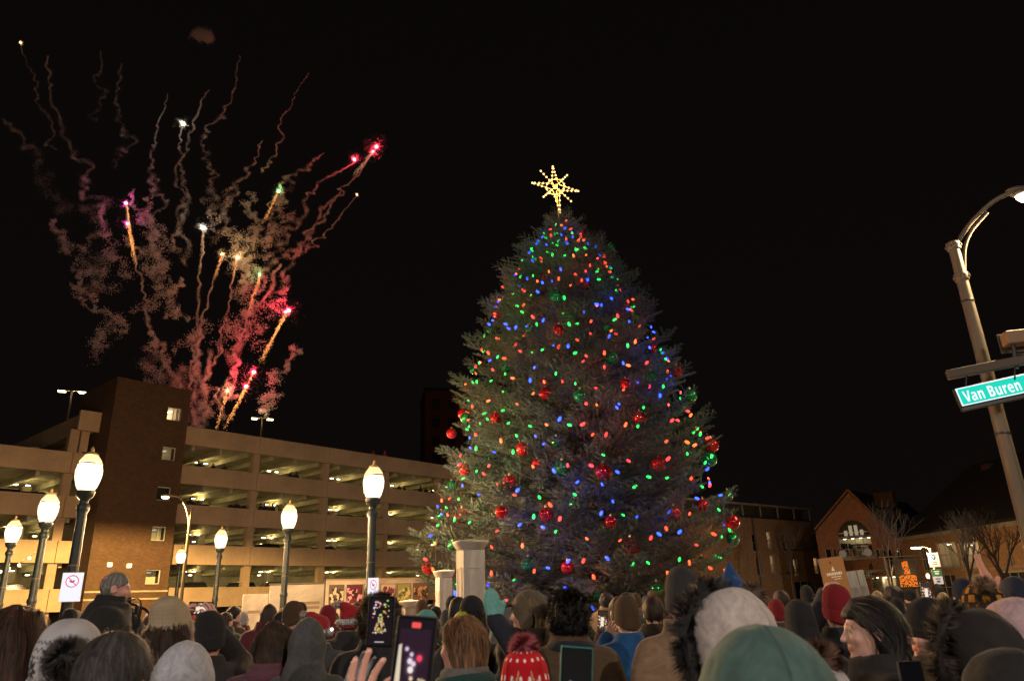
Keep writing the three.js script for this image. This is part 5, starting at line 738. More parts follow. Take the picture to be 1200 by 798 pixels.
add('greyBeanie', { u: 798, v: 666, d: 3.8, top: 0.05, coat: [0.30, 0.19, 0.115], coatKind: 'long', head: [['hair_short', H.dark, [0.93, 0.93, 0.93]], ['beanieFine', [0.045, 0.045, 0.05]]], label: 'tall person in a dark grey beanie and tan coat' });
add('blackBeanie', { u: 935, v: 705, d: 4.3, top: 0.045, coat: black, head: [['hair_short', H.dark, [0.93, 0.93, 0.93]], ['beanieFine', [0.022, 0.022, 0.024]]], label: 'person in a plain black beanie left of the red beanie' });
add('redBeanie', { u: 978, v: 687, d: 4.6, top: 0.045, arms: { '-1': null, 1: { at: P(967, 700, 4.85), geo: handGeo(1, { curl: [0.9, 1.2, 0.8] }), palm: V(0.6, 0, 0.6) } }, coat: [0.03, 0.03, 0.04], head: [['hair_short', H.dark, [0.93, 0.93, 0.93]], ['beanieFine', [0.32, 0.012, 0.02]]], label: 'person in a plain red beanie holding up a brown placard' });
add('plaidHat', { u: 1147, v: 682, d: 3.7, top: 0.05, yaw: PI + 0.4, coat: [0.05, 0.05, 0.05], head: [['hair_long', H.brown, [0.93, 0.93, 0.93]], ['beanie', null, plaid]], label: 'person in a black and yellow plaid hat with a fur pompom' });
{ const o = part('pompom', G.pom55 ??= pom(0.055, 1500, 8), hairM([0.32, 0.19, 0.10]), people.plaidHat); o.position.set(0.06, HC + 0.15, -0.07); }
add('cream', { u: 204, v: 705, d: 3.2, top: 0.055, coat: [0.5, 0.4, 0.36], head: [['hair_long', H.brown, [0.93, 0.93, 0.93]], ['beanieSlouch', [0.62, 0.5, 0.33]], ['scarf', [0.58, 0.45, 0.4]]], label: 'person in a cream knit beanie and pale pink scarf' });
add('ginger', { u: 541, v: 720, d: 3.25, top: 0.02, yaw: -PI / 2 - 0.55, lod: 'fine', skin: 'rosy', coat: [0.16, 0.15, 0.14], head: [['hair_bob', H.ginger], ['scarf', [0.012, 0.06, 0.055]]], label: 'person with short ginger hair and a dark green scarf in profile' });
add('blackBeanie2', { u: 1082, v: 703, d: 3.5, top: 0.045, yaw: -PI / 2 - 0.15, lod: 'fine', skin: 'rosy', coat: black, head: [['hair_long', [0.05, 0.02, 0.012], [0.93, 0.93, 0.93]], ['beanieFine', [0.012, 0.013, 0.016]]], label: 'person in profile with a black beanie and long brown hair' });
add('darkHair', { u: 1012, v: 700, d: 3.0, top: 0.016, yaw: -PI / 2 - 0.12, lod: 'fine', coat: [0.016, 0.016, 0.018], head: [['hair_long', H.dark, [1.02, 1.05, 1.03]]], label: 'person in profile with long dark hair' });
add('longHair', { u: 24, v: 711, d: 2.9, top: 0.016, coat: [0.03, 0.02, 0.015], head: [['hair_long', [0.06, 0.022, 0.01], [1.12, 1.05, 1.1]]], label: 'person with long straight brown hair at the left edge' });
add('whiteHood', { u: 222, v: 749, d: 2.9, top: 0.04, coat: [0.55, 0.56, 0.62], head: [['hood', [0.55, 0.56, 0.62]]], label: 'person in a bluish white hood in front of the cream beanie' });
add('pinkHood', { u: 1180, v: 699, d: 2.75, top: 0.045, coat: [0.6, 0.42, 0.45], head: [['hoodBig', [0.6, 0.42, 0.45]]], label: 'person in a pale pink hood at the right edge' });
add('dotHat', { u: 614, v: 757, d: 2.35, top: 0.08, coat: [0.1, 0.02, 0.02], head: [['hair_short', H.brown, [0.93, 0.93, 0.93]], ['beanieSlouch', null, dotted], ['pom', [0.75, 0.16, 0.2], [0.05, 0.195, -0.06, 2600]]], label: 'person in a red knit hat with white dots and a pink pompom' });
add('darkFur', { u: 1130, v: 712, d: 2.4, top: 0.045, yaw: PI + 0.85, coat: [0.02, 0.017, 0.016], head: [['hoodBig', [0.02, 0.017, 0.016]], ['fur', [0.05, 0.035, 0.028], 5200]], label: 'person in a black hood with brown fur trim' });
add('fairIsle', { u: 86, v: 724, d: 2.1, top: 0.05, yaw: PI + 0.5, coat: [0.012, 0.02, 0.022], head: [['hair_short', H.brown, [0.93, 0.93, 0.93]], ['beanie', null, fairIsle], ['pom', [0.11, 0.10, 0.095], [0.056, 0.065, -0.125, 2600]]], label: 'person in a white and grey patterned knit hat with fur pompom' });
add('whiteFur', { u: 846, v: 688, d: 2.25, top: 0.045, yaw: PI + 0.7, coat: [0.6, 0.55, 0.53], head: [['hoodBig', [0.68, 0.6, 0.57]], ['fur', [0.035, 0.033, 0.036], 6800]], label: 'person in a white hood with long black and grey fur trim' });
add('furPom', { u: 957, v: 775, d: 2.0, top: 0.045, coat: [0.1, 0.09, 0.12], head: [['hair_short', H.brown, [0.93, 0.93, 0.93]], ['beanie', [0.7, 0.66, 0.64]], ['pom', [0.26, 0.12, 0.065], [0.06, 0.165, -0.03, 3600]]], label: 'person in a white knit hat with a big brown fur pompom' });
add('saltHair', { u: 141, v: 738, d: 1.88, top: 0.012, coat: black, skin: 'tan', head: [['hair_short', H.salt]], label: 'person with short greying dark hair in the front row' });
add('blackHood', { u: 1166, v: 757, d: 1.95, top: 0.045, yaw: PI + 0.3, coat: [0.018, 0.018, 0.02], head: [['hoodBig', [0.018, 0.018, 0.02]]], label: 'person in a plain black hood at the lower right corner' });
add('tealHood', { u: 884, v: 727, d: 1.3, top: 0.045, coat: [0.095, 0.185, 0.17], head: [['hoodFine', [0.095, 0.185, 0.17]]], label: 'person in a teal green hood in the front row' });
{ const o = part('pompom', G.pom4b ??= pom(0.042, 1200, 5), hairM([0.2, 0.12, 0.09]), people.whiteFur); o.position.set(-0.13, HC + 0.14, -0.02); }
// hands that come up from people hidden below the frame, with the phones they hold
{
  const at = P(484, 775, 1.5), p = phone(at, 0.079, 0.163, 1, [0.018, 0.02, 0.026], 'large phone filming the fireworks, held in the nearest bare hands', 0.0, -0.1, -0.08);
  add('filmer', { u: 482, v: 872, d: 1.08, top: 0.03, coat: [0.2, 0.17, 0.15], skin: 'rosy', arms: { '-1': { at: at.clone().add(V(0.07, -0.15, -0.02)), geo: grip.L, palm: V(-0.5, 0.1, 0.8), bend: V(-0.45, 1, 0) }, 1: { at: at.clone().add(V(-0.1, -0.1, 0.0)), geo: handGeo(1, { curl: [[0.1, 0.25, 0.2], [0.1, 0.2, 0.15], [0.2, 0.3, 0.2], [0.35, 0.4, 0.3]], spread: 0.15, thumb: [0.07, 0.045, 0.02, 0.085, 0.07, 0.035], nails: [1.5, 1.6, 1.9] }), palm: V(0.35, 0, -1), bend: V(0.1, 1, 0) } }, head: [['hair_short', H.brown, [0.93, 0.93, 0.93]], ['beanieFine', [0.3, 0.05, 0.05]]], label: 'person below the frame whose bare hands hold the large phone' });
}
{
  const at = P(446, 728, 2.5); phone(at, 0.086, 0.155, 2, [0.012, 0.012, 0.014], 'phone in a gloved grey hand showing yellow lights', 0.05, -0.04);
  add('gloved', { u: 398, v: 830, d: 2.15, top: 0.04, coat: navy, arms: { '-1': null, 1: { at: at.clone().add(V(-0.05, -0.13, 0.0)), geo: grip.R, palm: V(0.35, 0.1, 1), bend: V(0.3, 1, 0), glove: cloth([0.3, 0.32, 0.38]) } }, coatOpt: { grow: 0.03 }, head: [['hair_short', H.dark, [0.93, 0.93, 0.93]], ['beanieFine', black]], label: 'person in a navy coat reaching up with a grey glove' });
}
{
  const at = P(675, 800, 1.9); phone(at, 0.079, 0.16, 3, [0.03, 0.17, 0.165], 'phone in a teal case at the bottom of the frame', -0.03, -0.1);
  add('tealPhone', { u: 690, v: 868, d: 1.5, top: 0.03, coat: [0.1, 0.1, 0.1], arms: { '-1': { at: at.clone().add(V(0.06, -0.15, 0.01)), geo: grip.L, palm: V(-0.4, 0, 0.9), bend: V(-0.3, 1, 0) }, 1: null }, head: [['hair_short', H.brown]], label: 'person below the frame holding the teal phone' });
}
{
  const at = P(1072, 806, 2.5); phone(at, 0.076, 0.155, 3, [0.05, 0.05, 0.05], 'dark phone just rising into view below the profile faces', 0, 0.02);
  add('lowPhone', { u: 1062, v: 868, d: 2.1, top: 0.03, coat: black, arms: { '-1': null, 1: { at: at.clone().add(V(-0.05, -0.15, 0)), geo: grip.R, palm: V(0.4, 0, 0.9), bend: V(0.3, 1, 0) } }, head: [['hair_short', H.dark]], label: 'person below the frame holding the dark phone' });
}
{ const at = P(1086, 694, 6.6); phone(at, 0.09, 0.17, 4, [0.01, 0.01, 0.01], 'phone held high beneath the small street sign post', 0, -0.1); add('farFilmer', { u: 1082, v: 708, d: 6.2, top: 0.03, coat: black, arms: { '-1': { at: at.clone().add(V(0.05, -0.12, 0)), geo: grip.L, palm: V(-0.4, 0, 0.9) }, 1: null }, head: [['hair_short', H.dark]], label: 'person filming with a raised arm below the small street sign post' }); }

add('whiteHolder', { u: 1018, v: 716, d: 5.6, top: 0.012, coat: [0.05, 0.03, 0.02], arms: { '-1': null, 1: { at: P(1006, 706, 5.4), geo: handGeo(1, { curl: [0.9, 1.2, 0.8] }), palm: V(0.3, 0, -0.9) } }, head: [['hair_short', H.brown]], label: 'person with brown hair holding up the white placard' });
add('foamHolder', { u: 1166, v: 706, d: 5.2, top: 0.016, coat: [0.08, 0.02, 0.03], arms: { '-1': null, 1: { at: P(1157, 700, 5.05), none: true } }, head: [['hair_long', H.dark]], label: 'person with long dark hair raising the pale foam hand' });
// ---------- the rest of the crowd: farther rows ----------
{
  const r = rng(2024), coats = [['black', [0.015, 0.015, 0.017]], ['navy', [0.014, 0.02, 0.045]], ['dark grey', [0.05, 0.05, 0.053]], ['brown', [0.085, 0.05, 0.03]], ['maroon', [0.11, 0.015, 0.02]], ['olive', [0.07, 0.065, 0.03]], ['tan', [0.27, 0.18, 0.11]], ['dark green', [0.015, 0.05, 0.03]]];
  const hats = [['black beanie', 'beanieFar', [0.015, 0.015, 0.017]], ['bare dark hair', 'far_short', H.dark], ['bare brown hair', 'far_short', H.brown], ['long brown hair', 'far_long', H.brown], ['long dark hair', 'far_long', H.dark], ['grey beanie', 'beanieFar', [0.07, 0.07, 0.075]], ['raised hood', 'hoodFar', null], ['curly dark hair', 'far_curly', H.dark], ['navy beanie', 'beanieFar', [0.015, 0.02, 0.05]], ['brown beanie', 'beanieFar', [0.09, 0.05, 0.025]], ['red beanie', 'beanieFar', [0.26, 0.015, 0.02]], ['white beanie', 'beanieFar', [0.42, 0.4, 0.37]], ['blond hair', 'far_long', H.blond]];
  const zones = [[0, 130, 'under the left acorn lamps'], [130, 300, 'under the stair tower'], [300, 430, 'under the white trailer'], [430, 560, 'beside the white posts'], [560, 780, 'before the tree'], [780, 960, 'under the tan block'], [960, 1080, 'under the gabled hall'], [1080, 1200, 'under the brick wing']];
  const seen = new Set(), spots = []; let n = 0, tries = 0;
  const ok = (x, z) => spots.every(([a, b]) => Math.hypot(a - x, b - z) > 0.56) && Math.hypot(x - TX, z - TZ) > 4.0 && lampSpots.every(([a, b]) => Math.hypot(a - x, b - z) > 0.6) && !(x < -2.4 && x > -5.6 && z > -7.2 && z < -4.6);
  for (const k in people) spots.push([people[k].position.x, people[k].position.z]);
  while (n < 118 && tries++ < 4000) {
    const d = 6.0 + 10 * Math.pow(r(), 1.25), u = r() * 1200, h = 1.5 + 0.2 * r(), q = P(u, 700, d); if (!ok(q.x, q.z) || d > 13 && u > 480 && u < 900 || d < 9 && (u > 950 && u < 1120 || u > 395 && u < 430)) continue;
    const z = zones.find((w) => u >= w[0] && u < w[1]), c = coats[(r() * coats.length) | 0], ht = hats[(Math.pow(r(), 1.25) * hats.length) | 0], rowN = d < 7.5 ? 'middle rows' : d < 11 ? 'back rows' : 'farthest row', label = `person in ${c[0]} coat with ${ht[0]}, ${rowN} ${z[2]}`; if (seen.has(label)) continue; seen.add(label); spots.push([q.x, q.z]);
    const p = thing('person', label, 'person', [q.x, 0.12, q.z], PI + (r() - 0.5) * 1.3 + Math.atan2(q.x - TX, 17) * 0.3, 'crowd watching the tree'), k = (h - 0.0) / 1.75; p.scale.setScalar(k);
    part('body', bodyGeo.far, skinM[['fair', 'rosy', 'tan', 'brown', 'fair'][(r() * 5) | 0]], p); part('coat', r() < 0.5 ? coatKinds.far : coatKinds.farPuffer, cloth(c[1]), p); part('trousers', legsFar, cloth([0.02, 0.022, 0.03]), p);
    addHead(p, ht[1].startsWith('far_') ? [[ht[1], ht[2]]] : ht[1] === 'hoodFar' ? [['hoodFar', c[1]]] : [['far_short', H.brown, 0.93], [ht[1], ht[2]]]); n++;
  }
  console.log('crowd', n);
}
// ---------- small things round the square ----------
{ // tall white posts by the tree
  const wm = mat([0.72, 0.66, 0.58], 0.7, { map: concreteTex });
  const mk = (pos, w, h, label) => {
    const t = thing('white_post', label, 'post', pos, 0.42, 'white wooden posts by the tree'), b = w / 2;
    part('shaft', rbox(w, h - 0.12, w, 0.012, 0, (h - 0.12) / 2, 0), wm, t);
    part('cap', [lathe([[b * 1.3, h - 0.12], [b * 1.42, h - 0.1], [b * 1.75, h - 0.03], [b * 1.78, h], [0, h + 0.02]], 4)].map((g) => g.rotateY(PI / 4)), wm, t);
    for (const r of [0, 1, 2, 3]) for (const [y0, y1] of [[0.3, h * 0.45], [h * 0.5, h - 0.35]]) { const e = part('panel_moulding', [box(-b * 0.55, -b * 0.51, y0, y1, b, b + 0.008), box(b * 0.51, b * 0.55, y0, y1, b, b + 0.008), box(-b * 0.55, b * 0.55, y1, y1 + 0.012, b, b + 0.008), box(-b * 0.55, b * 0.55, y0 - 0.012, y0, b, b + 0.008)], wm, t); e.rotation.y = r * PI / 2; e.userData.kind = 'stuff'; }
    return t;
  };
  const top = P(551, 634, 10); mk([top.x, 0.12, top.z], 0.3, top.y - 0.12, 'tall white square post with flared cap left of the tree');
  const t2 = P(520, 669, 13.4); mk([t2.x, 0.12, t2.z], 0.24, t2.y - 0.12, 'white post half hidden behind the tall one');
  const t3 = P(481, 704, 13); mk([t3.x, 0.12, t3.z], 0.26, t3.y - 0.12, 'short white post left of the other two');
}
{ // the low stage and the microphone on its boom stand
  const s = P(100, 690, 5.6); const st = thing('stage_riser', 'low black stage under the grey-haired speaker', 'stage', [s.x, 0.12, s.z], 0.2); part('deck', box(-1.1, 1.1, 0.18, 0.24, -0.8, 0.8), mat([0.03, 0.03, 0.03], 0.8), st); for (const [x, z] of [[-1, -0.7], [1, -0.7], [-1, 0.7], [1, 0.7]]) part('leg', box(x - 0.03, x + 0.03, 0, 0.18, z - 0.03, z + 0.03), M.darkMetal, st);
  const m = P(146, 703, 5.9), base = V(P(166, 690, 6.1).x, 0.12, P(166, 690, 6.1).z), t = thing('microphone_stand', 'black boom stand with a microphone before the speaker', 'microphone', base), q = (u, v, d) => P(u, v, d).sub(base), dm = mat([0.012, 0.012, 0.013], 0.5);
  for (let i = 0; i < 3; i++) part('leg', bar(V(0, 0.25, 0), V(Math.cos(i * 2.09) * 0.35, 0.02, Math.sin(i * 2.09) * 0.35), 0.012), dm, t);
  part('pole', bar(V(0, 0.1, 0), q(163, 712, 6.1), 0.012), dm, t); part('boom', tube([q(144, 707, 5.95), q(155, 708, 6), q(163, 711, 6.1), q(172, 716, 6.1), q(178, 727, 6.1)], 0.011), dm, t);
  part('microphone', bar(q(153, 703, 5.95), q(138, 704, 5.9), 0.022, 0.026, 12), dm, t); part('grille', ball(0.038).translate(...q(134, 704, 5.88).toArray()), mat([0.1, 0.1, 0.1], 0.5, { metalness: 0.5 }), t); part('cable', tube([q(153, 703, 5.95), q(162, 702, 5.95), q(165, 712, 6), q(161, 735, 6.05)], 0.005), dm, t); part('clip', rbox(0.03, 0.07, 0.03, 0.008).translate(...q(160, 715, 6.05).toArray()), dm, t);
}
{ // white trailer and the photo boards of a booth
  const a = P(352, 700, 34), t = thing('food_trailer', 'white box trailer with a serving hatch left of the photo boards', 'trailer', [a.x, 0, a.z], 0.25), wm = mat([0.68, 0.62, 0.52], 0.6, { map: concreteTex });
  t.scale.setScalar(1.5); const hT = P(352, 684, 34).y / 1.5; part('body', rbox(2.2, hT - 0.5, 3, 0.05, 0.2, 0.5 + (hT - 0.5) / 2, -1.5), wm, t); part('front_locker', rbox(0.75, hT - 0.75, 2.2, 0.04, -1.3, 0.5 + (hT - 0.75) / 2, -1.5), wm, t);
  part('roof_edge', rbox(2.26, 0.06, 3.06, 0.02, 0.2, hT, -1.5), M.steel, t);
  for (const [x, y, w] of [[0.3, hT - 0.55, 0.5], [0.3, hT - 0.68, 0.5], [-1.3, hT - 0.75, 0.4]]) part('decal', box(x - w / 2, x + w / 2, y - 0.04, y + 0.04, 0.001, 0.006), mat([0.22, 0.15, 0.1], 0.8), t).position.z = x < 0 ? -0.4 : 0;
  part('door_seam', box(0.75, 0.77, 0.7, hT - 0.15, 0.001, 0.008), M.frame, t); for (const z of [-0.6, -1.9]) part('wheel', new THREE.CylinderGeometry(0.32, 0.32, 0.2, 20).rotateZ(PI / 2).translate(0.2, 0.32, z - 0.6), M.rubber, t);
  const b0 = P(381, 700, 31), b1 = P(500, 696, 33), L = b1.clone().sub(b0).setY(0).length(), yw = Math.atan2(-(b1.z - b0.z), b1.x - b0.x), bt = thing('photo_board', 'long pale booth wall hung with a row of pictures', 'display board', [b0.x, 0, b0.z], yw), hB = P(430, 680, 32).y;
  part('wall', box(0, L, 0.3, hB, -0.06, 0), mat([0.62, 0.52, 0.4], 0.85, { map: concreteTex }), bt); for (let i = 0; i <= 4; i++) part('post', box(L * i / 4 - 0.04, L * i / 4 + 0.04, 0, hB + 0.05, -0.14, -0.062), M.darkMetal, bt); part('top_rail', box(0, L, hB, hB + 0.06, -0.08, 0.02), M.precast, bt);
  const pics = [['#5a4a3a', '#2a1c18', '#c8b090'], ['#5a1420', '#2a0a10', '#d890a0'], ['#b49a74', '#3a2a1c', '#7a5a3c'], ['#b49c84', '#6a2a3c', '#a06068'], ['#8a8450', '#4a5a2a', '#c8b070'], ['#6a4a38', '#3a2018', '#b08860']];
  pics.forEach((c, i) => { const tx = canvasTex(128, 128, (x, w, h) => { const r = rng(i * 13 + 5); x.fillStyle = c[0]; x.fillRect(0, 0, w, h); for (let k = 0; k < 26; k++) { x.fillStyle = c[1 + (k % 2)]; x.beginPath(); x.ellipse(r() * w, h * (0.25 + 0.65 * r()), 5 + 12 * r(), 6 + 18 * r(), r(), 0, 7); x.fill(); } }); const x0 = L * (0.03 + i * 0.165), w = 0.58 + 0.06 * (i % 2); const f = part('picture_frame', box(x0, x0 + w + 0.04, hB - 0.9, hB - 0.16, 0.002, 0.02), M.frame, bt); part('picture', new THREE.PlaneGeometry(w, 0.7).translate(x0 + w / 2 + 0.02, hB - 0.53, 0.024), new THREE.MeshStandardMaterial({ map: tx, roughness: 0.7 }), f); });
}
{ // placards held up in the crowd
  const a = P(978, 674, 4.9), t = thing('brown_placard', 'brown placard with pale lettering held above the red beanie', 'placard', a); t.rotation.set(0.05, 0.0, 0.1, 'YXZ');
  const tx = canvasTex(256, 384, (x, w, h) => { x.fillStyle = '#a5713c'; x.fillRect(0, 0, w, h); const r = rng(8); x.fillStyle = '#7a3414'; x.beginPath(); x.arc(w * 0.45, h * 0.14, 13, 0, 7); x.fill(); x.fillStyle = '#efe0c0'; x.beginPath(); x.moveTo(w * 0.5, h * 0.24); x.lineTo(w * 0.58, h * 0.38); x.lineTo(w * 0.42, h * 0.38); x.fill(); for (const [y, x0, x1, hh] of [[0.42, 0.2, 0.84, 30], [0.53, 0.36, 0.78, 14], [0.6, 0.46, 0.74, 10]]) { let p = x0 * w; while (p < x1 * w) { const bw = 8 + 16 * r(); x.fillRect(p, y * h, bw, hh); p += bw + 5; } } });
  part('board', rbox(0.16, 0.22, 0.006, 0.002), mat([0.32, 0.2, 0.1], 0.85), t); part('print', new THREE.PlaneGeometry(0.156, 0.216).translate(0, 0, 0.0045), new THREE.MeshStandardMaterial({ map: tx, roughness: 0.8 }), t); part('stick', box(-0.01, 0.01, -0.4, -0.11, -0.014, -0.005), mat([0.4, 0.28, 0.16], 0.8), t);
  const b = P(1003, 685, 5.3), w = thing('white_placard', 'plain white placard beside the brown one', 'placard', b); w.rotation.set(0, 0, 0.09, 'YXZ'); const wm = mat([0.55, 0.5, 0.42], 0.85, { map: concreteTex });
  for (const k of [-1, 0, 1]) part('fold', T(rbox(0.053, 0.18, 0.006, 0.002), k * 0.053, 0, Math.abs(k) * 0.004, 0, k * 0.15, 0), wm, w); part('stick', box(-0.01, 0.01, -0.4, -0.09, -0.016, -0.006), mat([0.4, 0.28, 0.16], 0.8), w);
  const f = P(1155, 670, 5), g = thing('foam_finger', 'pale pink pointed foam hand raised beside the plaid hat', 'foam hand', f), fm = mat([0.55, 0.27, 0.2], 0.9); g.rotation.z = 0.1;
  part('hand', nets((x, y, z) => smin(ell(x, y, z, [0, -0.1, 0], [0.05, 0.08, 0.02]), cap(x, y, z, [0, -0.06, 0], [-0.02, 0.1, 0], 0.026, 0.018), 0.03), [-0.1, -0.22, -0.05], [0.1, 0.16, 0.05], 0.008), fm, g); part('thumb', nets((x, y, z) => cap(x, y, z, [0.03, -0.1, 0], [0.07, -0.05, 0], 0.02, 0.015), [-0.02, -0.15, -0.04], [0.11, -0.01, 0.04], 0.008), fm, g);
}
{ // orange message board on its mast, by the hall
  const p = P(1063, 672, 34), base = V(p.x, 0, p.z), y = p.y, t = thing('message_board', 'orange lit message board on a slim frame before the gabled hall', 'sign', base, -0.3);
  const tx = canvasTex(192, 256, (x, w, h) => { x.fillStyle = '#120a04'; x.fillRect(0, 0, w, h); x.fillStyle = '#ff7a14'; const r = rng(4); const row = (y0, x0, x1, hh) => { for (let px = x0; px < x1; px += 9) for (let q = 0; q < hh; q += 9) if (r() < 0.78) x.fillRect(px, y0 + q, 8, 8); }; row(14, 66, 120, 60); row(80, 72, 124, 50); row(146, 20, 172, 46); row(200, 20, 172, 46); });
  part('cabinet', rbox(0.95, 1.25, 0.2, 0.03, 0, y, 0), M.darkMetal, t); part('screen', new THREE.PlaneGeometry(0.88, 1.15).translate(0, y, 0.105), new THREE.MeshStandardMaterial({ color: C(0.02, 0.02, 0.02), emissive: C(1, 1, 1), emissiveMap: tx, emissiveIntensity: 1.1 }), t);
  part('mast', bar(V(-0.75, 0, -0.15), V(-0.75, y + 0.75, -0.15), 0.05), M.steel, t); part('mast', bar(V(0.3, 0, -0.15), V(0.3, y - 0.6, -0.15), 0.05), M.steel, t); part('cross_arm', bar(V(-1.0, y + 0.74, -0.15), V(0.7, y + 0.74, -0.15), 0.04), M.steel, t); lamp([1, 0.45, 0.1], 1.2, V(0, y, 0.4), t, 8);
}
{ // parking sign post with a small street light
  const p = P(1098, 676, 24), base = V(p.x, 0, p.z), t = thing('parking_sign_post', 'pole carrying three stacked street signs under a small street light', 'sign', base, -0.25), q = (u, v) => P(u, v, 24).sub(base);
  const L = (u, v) => { const w = q(u, v); return w.y; }; part('pole', bar(V(0, 0, 0), V(0, L(1094, 642), 0), 0.045, 0.04), M.steel, t);
  const defs = [[L(1098, 656), 0.32, 0.44, '#d6dbe4', '#1d4a9a', 'P'], [L(1101, 671), 0.3, 0.2, '#1a6b4a', '#dfeee6', ''], [L(1103, 680), 0.28, 0.24, '#c9d2ea', '#274a9c', '']];
  for (const [y, w, h, bg, fg, s] of defs) { const tx = canvasTex(128, 128, (x, W, Hh) => { x.fillStyle = bg; x.fillRect(0, 0, W, Hh); x.fillStyle = fg; if (s) { x.beginPath(); x.arc(64, 40, 26, 0, 7); x.fill(); x.fillStyle = bg; x.font = 'bold 40px sans-serif'; x.textAlign = 'center'; x.fillText(s, 64, 55); x.fillStyle = '#777'; x.fillRect(34, 84, 60, 8); x.fillRect(34, 100, 60, 8); } else { x.fillRect(30, 30, 68, 20); x.fillRect(40, 66, 48, 34); } }); const pl = part('sign_plate', rbox(w, h, 0.012, 0.004, 0.02, y, 0.06), M.steel, t); part('sign_face', new THREE.PlaneGeometry(w - 0.01, h - 0.01).translate(0.02, y, 0.068), new THREE.MeshStandardMaterial({ map: tx, roughness: 0.4 }), pl); }
  const top = L(1090, 640); part('arm', tube([V(0, top - 0.25, 0), V(-0.08, top - 0.05, 0.02), V(-0.3, top, 0.05)], 0.02, 10), M.steel, t); const hd = part('lamp_head', rbox(0.34, 0.06, 0.14, 0.02, -0.42, top, 0.05), M.darkMetal, t); part('lens', rbox(0.28, 0.05, 0.1, 0.02, -0.42, top - 0.045, 0.05), ledGlow, hd); lamp([1, 0.72, 0.36], 90, V(-0.42, top - 0.2, 0.05), t, 4);
}
for (const [u, v, d, l] of [[1088, 675, 52, 'low acorn lamp standing right of the orange message board'], [1071, 680, 66, 'small distant acorn lamp beneath the orange message board']]) { const p = P(u, v, d), t = acornLamp([p.x, 0, p.z], l); t.scale.setScalar(p.y / 3.9); }
{ // a short garland of warm bulbs at the left edge
  const t = thing('bulb_garland', 'short garland of small warm bulbs at the left edge before the garage', 'light string', [0, 0, 0]), pts = [[-14, 662], [0, 668], [10, 664], [22, 660], [34, 652], [46, 645]].map(([u, v]) => P(u, v, 21.3)), bm = glow([1, 0.8, 0.5], 5); part('wire', tube(pts, 0.008, 30, 5), M.rubber, t); for (const p of pts) part('bulb', ball(0.04, p.x, p.y - 0.05, p.z, 10, 8), bm, t);
}
// bare street trees before the right-hand buildings
{
  const bk = mat([0.07, 0.05, 0.035], 0.95);
  const bare = (u, d, H0, seed, label) => {
    const r = rng(seed), p = P(u, 690, d), t = thing('bare_tree', label, 'tree', [p.x, 0, p.z], r() * 6, 'bare street trees'), tr = [], tw = [];
    const grow = (a, dir, L, rad, lv) => { const b = a.clone().addScaledVector(dir, L); (lv < 2 ? tr : tw).push(bar(a, b, rad, rad * 0.7, lv < 2 ? 7 : 3)); if (lv > 5) return; const n = lv < 1 ? 4 : lv < 4 ? 3 : 2; for (let i = 0; i < n; i++) { const k = dir.clone().add(V(r() - 0.5, (r() - 0.25) * 0.7, r() - 0.5).multiplyScalar(1.25)).normalize(); grow(a.clone().lerp(b, 0.65 + 0.35 * r()), k, L * (0.6 + 0.22 * r()), rad * 0.58, lv + 1); } };
    grow(V(0, 0, 0), V(0, 1, 0), H0 * 0.3, 0.13, 0); part('trunk', tr, bk, t); part('crown', tw, bk, t).userData.kind = 'stuff';
  };
  bare(929, 84, 11, 4, 'bare street tree before the tan brick block'); bare(1048, 66, 10, 9, 'bare street tree before the gabled hall'); bare(1140, 48, 7.5, 15, 'bare street tree before the low brick wing'); bare(1182, 44, 7, 23, 'bare street tree near the right edge');
}
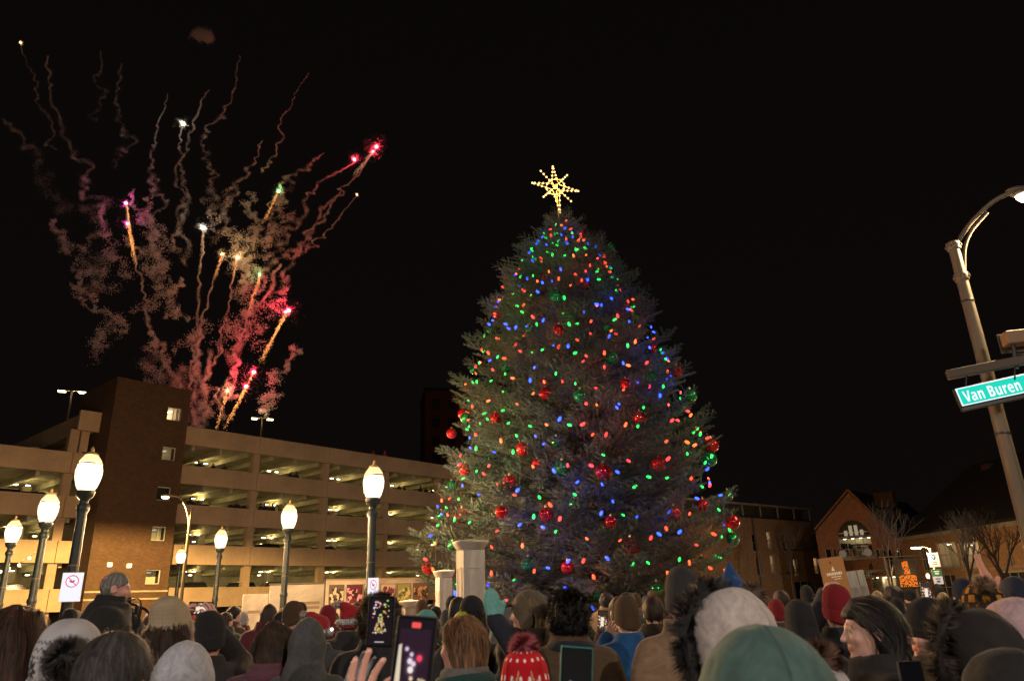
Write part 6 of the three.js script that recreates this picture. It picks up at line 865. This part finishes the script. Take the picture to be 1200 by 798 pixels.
// cars and onlookers on the garage decks
{
  const sh = (pts) => new THREE.Shape(pts.map(([x, y]) => new THREE.Vector2(x, y)));
  const bodyG = new THREE.ExtrudeGeometry(sh([[-2.2, 0.3], [-2.25, 0.62], [-2.1, 0.86], [-1.35, 0.95], [1.0, 0.97], [2.0, 0.84], [2.22, 0.62], [2.2, 0.3]]), { depth: 1.55, bevelEnabled: true, bevelThickness: 0.1, bevelSize: 0.08, bevelSegments: 3 }).translate(0, 0, -0.775), cabG = new THREE.ExtrudeGeometry(sh([[-1.9, 0.95], [-1.35, 1.42], [0.2, 1.46], [1.05, 0.97]]), { depth: 1.25, bevelEnabled: true, bevelThickness: 0.12, bevelSize: 0.06, bevelSegments: 3 }).translate(0, 0, -0.625), roofG = rbox(1.5, 0.07, 1.3, 0.03, -0.58, 1.5, 0), wheelG = new THREE.CylinderGeometry(0.33, 0.33, 0.22, 20).rotateX(PI / 2), rimG = new THREE.CylinderGeometry(0.2, 0.2, 0.23, 16).rotateX(PI / 2);
  const paint = { black: [0.012, 0.012, 0.014], white: [0.6, 0.6, 0.58], silver: [0.3, 0.3, 0.31], red: [0.2, 0.015, 0.015], blue: [0.015, 0.03, 0.09] }, glassM = mat([0.01, 0.012, 0.014], 0.08), protos = {};
  const car = (c, label, s, k, t, turn) => { const pos = gar(s, YP[k] - 1.0, t), yaw = GY + turn; let o; if (protos[c]) o = copy(protos[c], label, pos, yaw); else { o = protos[c] = thing('parked_car', label, 'car', pos, yaw, 'cars parked on the garage decks'); const pm = new THREE.MeshPhysicalMaterial({ color: C(...paint[c]), roughness: 0.35, metalness: 0.3, clearcoat: 1 }); part('body', bodyG, pm, o); part('windows', cabG, glassM, o); part('roof', roofG, pm, o); for (const [x, z] of [[-1.4, 0.72], [1.4, 0.72], [-1.4, -0.72], [1.4, -0.72]]) { const w = part('wheel', wheelG, M.rubber, o); w.position.set(x, 0.33, z); part('rim', rimG, M.steel, w); } for (const z of [-0.6, 0.6]) { part('headlight', rbox(0.1, 0.14, 0.3, 0.03, 2.24, 0.68, z), mat([0.8, 0.8, 0.75], 0.1), o); part('tail_light', rbox(0.08, 0.14, 0.3, 0.03, -2.24, 0.74, z), mat([0.35, 0.01, 0.01], 0.2), o); } } return o; };
  const rows = [['black', 15.9, 0, -2.9], ['silver', 20.3, 0, -2.9], ['black', 24.5, 0, -2.9], ['red', 29, 0, -2.9], ['black', 31.6, 2, -2.9], ['silver', 16.3, 2, -2.9], ['white', 1.3, 2, -2.9], ['black', 3.7, 2, -2.9], ['blue', 22.5, 1, -2.9], ['white', 29.5, 1, -2.9], ['silver', 36.5, 1, -2.9], ['black', 3.2, 0, -2.9], ['silver', 26, 1, -9]];
  const deck = ['ground', 'second', 'third', 'fourth']; const cnt = {};
  rows.forEach(([c, s, k, t]) => { const key = c + k; cnt[key] = (cnt[key] || 0) + 1; car(c, `${c} car on the garage ${deck[k]} deck, ${s < 6 ? 'left of the stair tower' : s < 18 ? 'just right of the stair tower' : s < 23 ? 'left of the middle lamp' : s < 28 ? 'below the middle of the garage' : 'towards the tree'}`, s, k, t, PI / 2 + 0.0); });
  const where = [[14.4, 3], [15.8, 3], [16.8, 3], [23.5, 3], [24.1, 3], [14.1, 2], [17.7, 2], [18.3, 2], [18.9, 2], [20.6, 2], [21, 2], [21.8, 2], [36.7, 3], [37.4, 3], [39.7, 3], [40.6, 3], [41.4, 3], [42, 3], [42.8, 3], [33, 4], [34.6, 4]];
  const ordw = ['first', 'second', 'third', 'fourth', 'fifth', 'sixth', 'seventh', 'eighth', 'ninth', 'tenth', 'eleventh', 'twelfth'], at = {}; const r = rng(66);
  where.forEach(([s, k]) => { at[k] = (at[k] || 0) + 1; const p = thing('person', `dark onlooker at the ${k === 4 ? 'garage roof' : deck[k] + ' deck'} parapet, ${ordw[at[k] - 1]} from the stair tower`, 'person', gar(s, YP[k] - 1.0, -0.62 - r() * 0.2), GY + (r() - 0.5) * 0.8, 'onlookers on the garage decks'); p.scale.setScalar(0.93 + 0.1 * r()); part('body', bodyGeo.far, skinM.tan, p); part('coat', coatKinds.far, cloth(k === 4 ? [0.3, 0.015, 0.02] : [0.02, 0.02, 0.022]), p); part('trousers', legsFar, cloth([0.02, 0.022, 0.03]), p); addHead(p, k === 4 ? [['far_short', H.brown, 0.93], ['beanieFar', [0.3, 0.015, 0.02]]] : r() < 0.5 ? [['far_short', H.dark]] : [['far_short', H.dark, 0.93], ['beanieFar', black]]); if (k === 4) p.userData.label = p.userData.label.replace('dark onlooker', 'onlooker in red'); });
}
scene.traverse((o) => { if (o.isMesh) { o.castShadow = true; o.receiveShadow = true; } });
renderer.render(scene, camera);
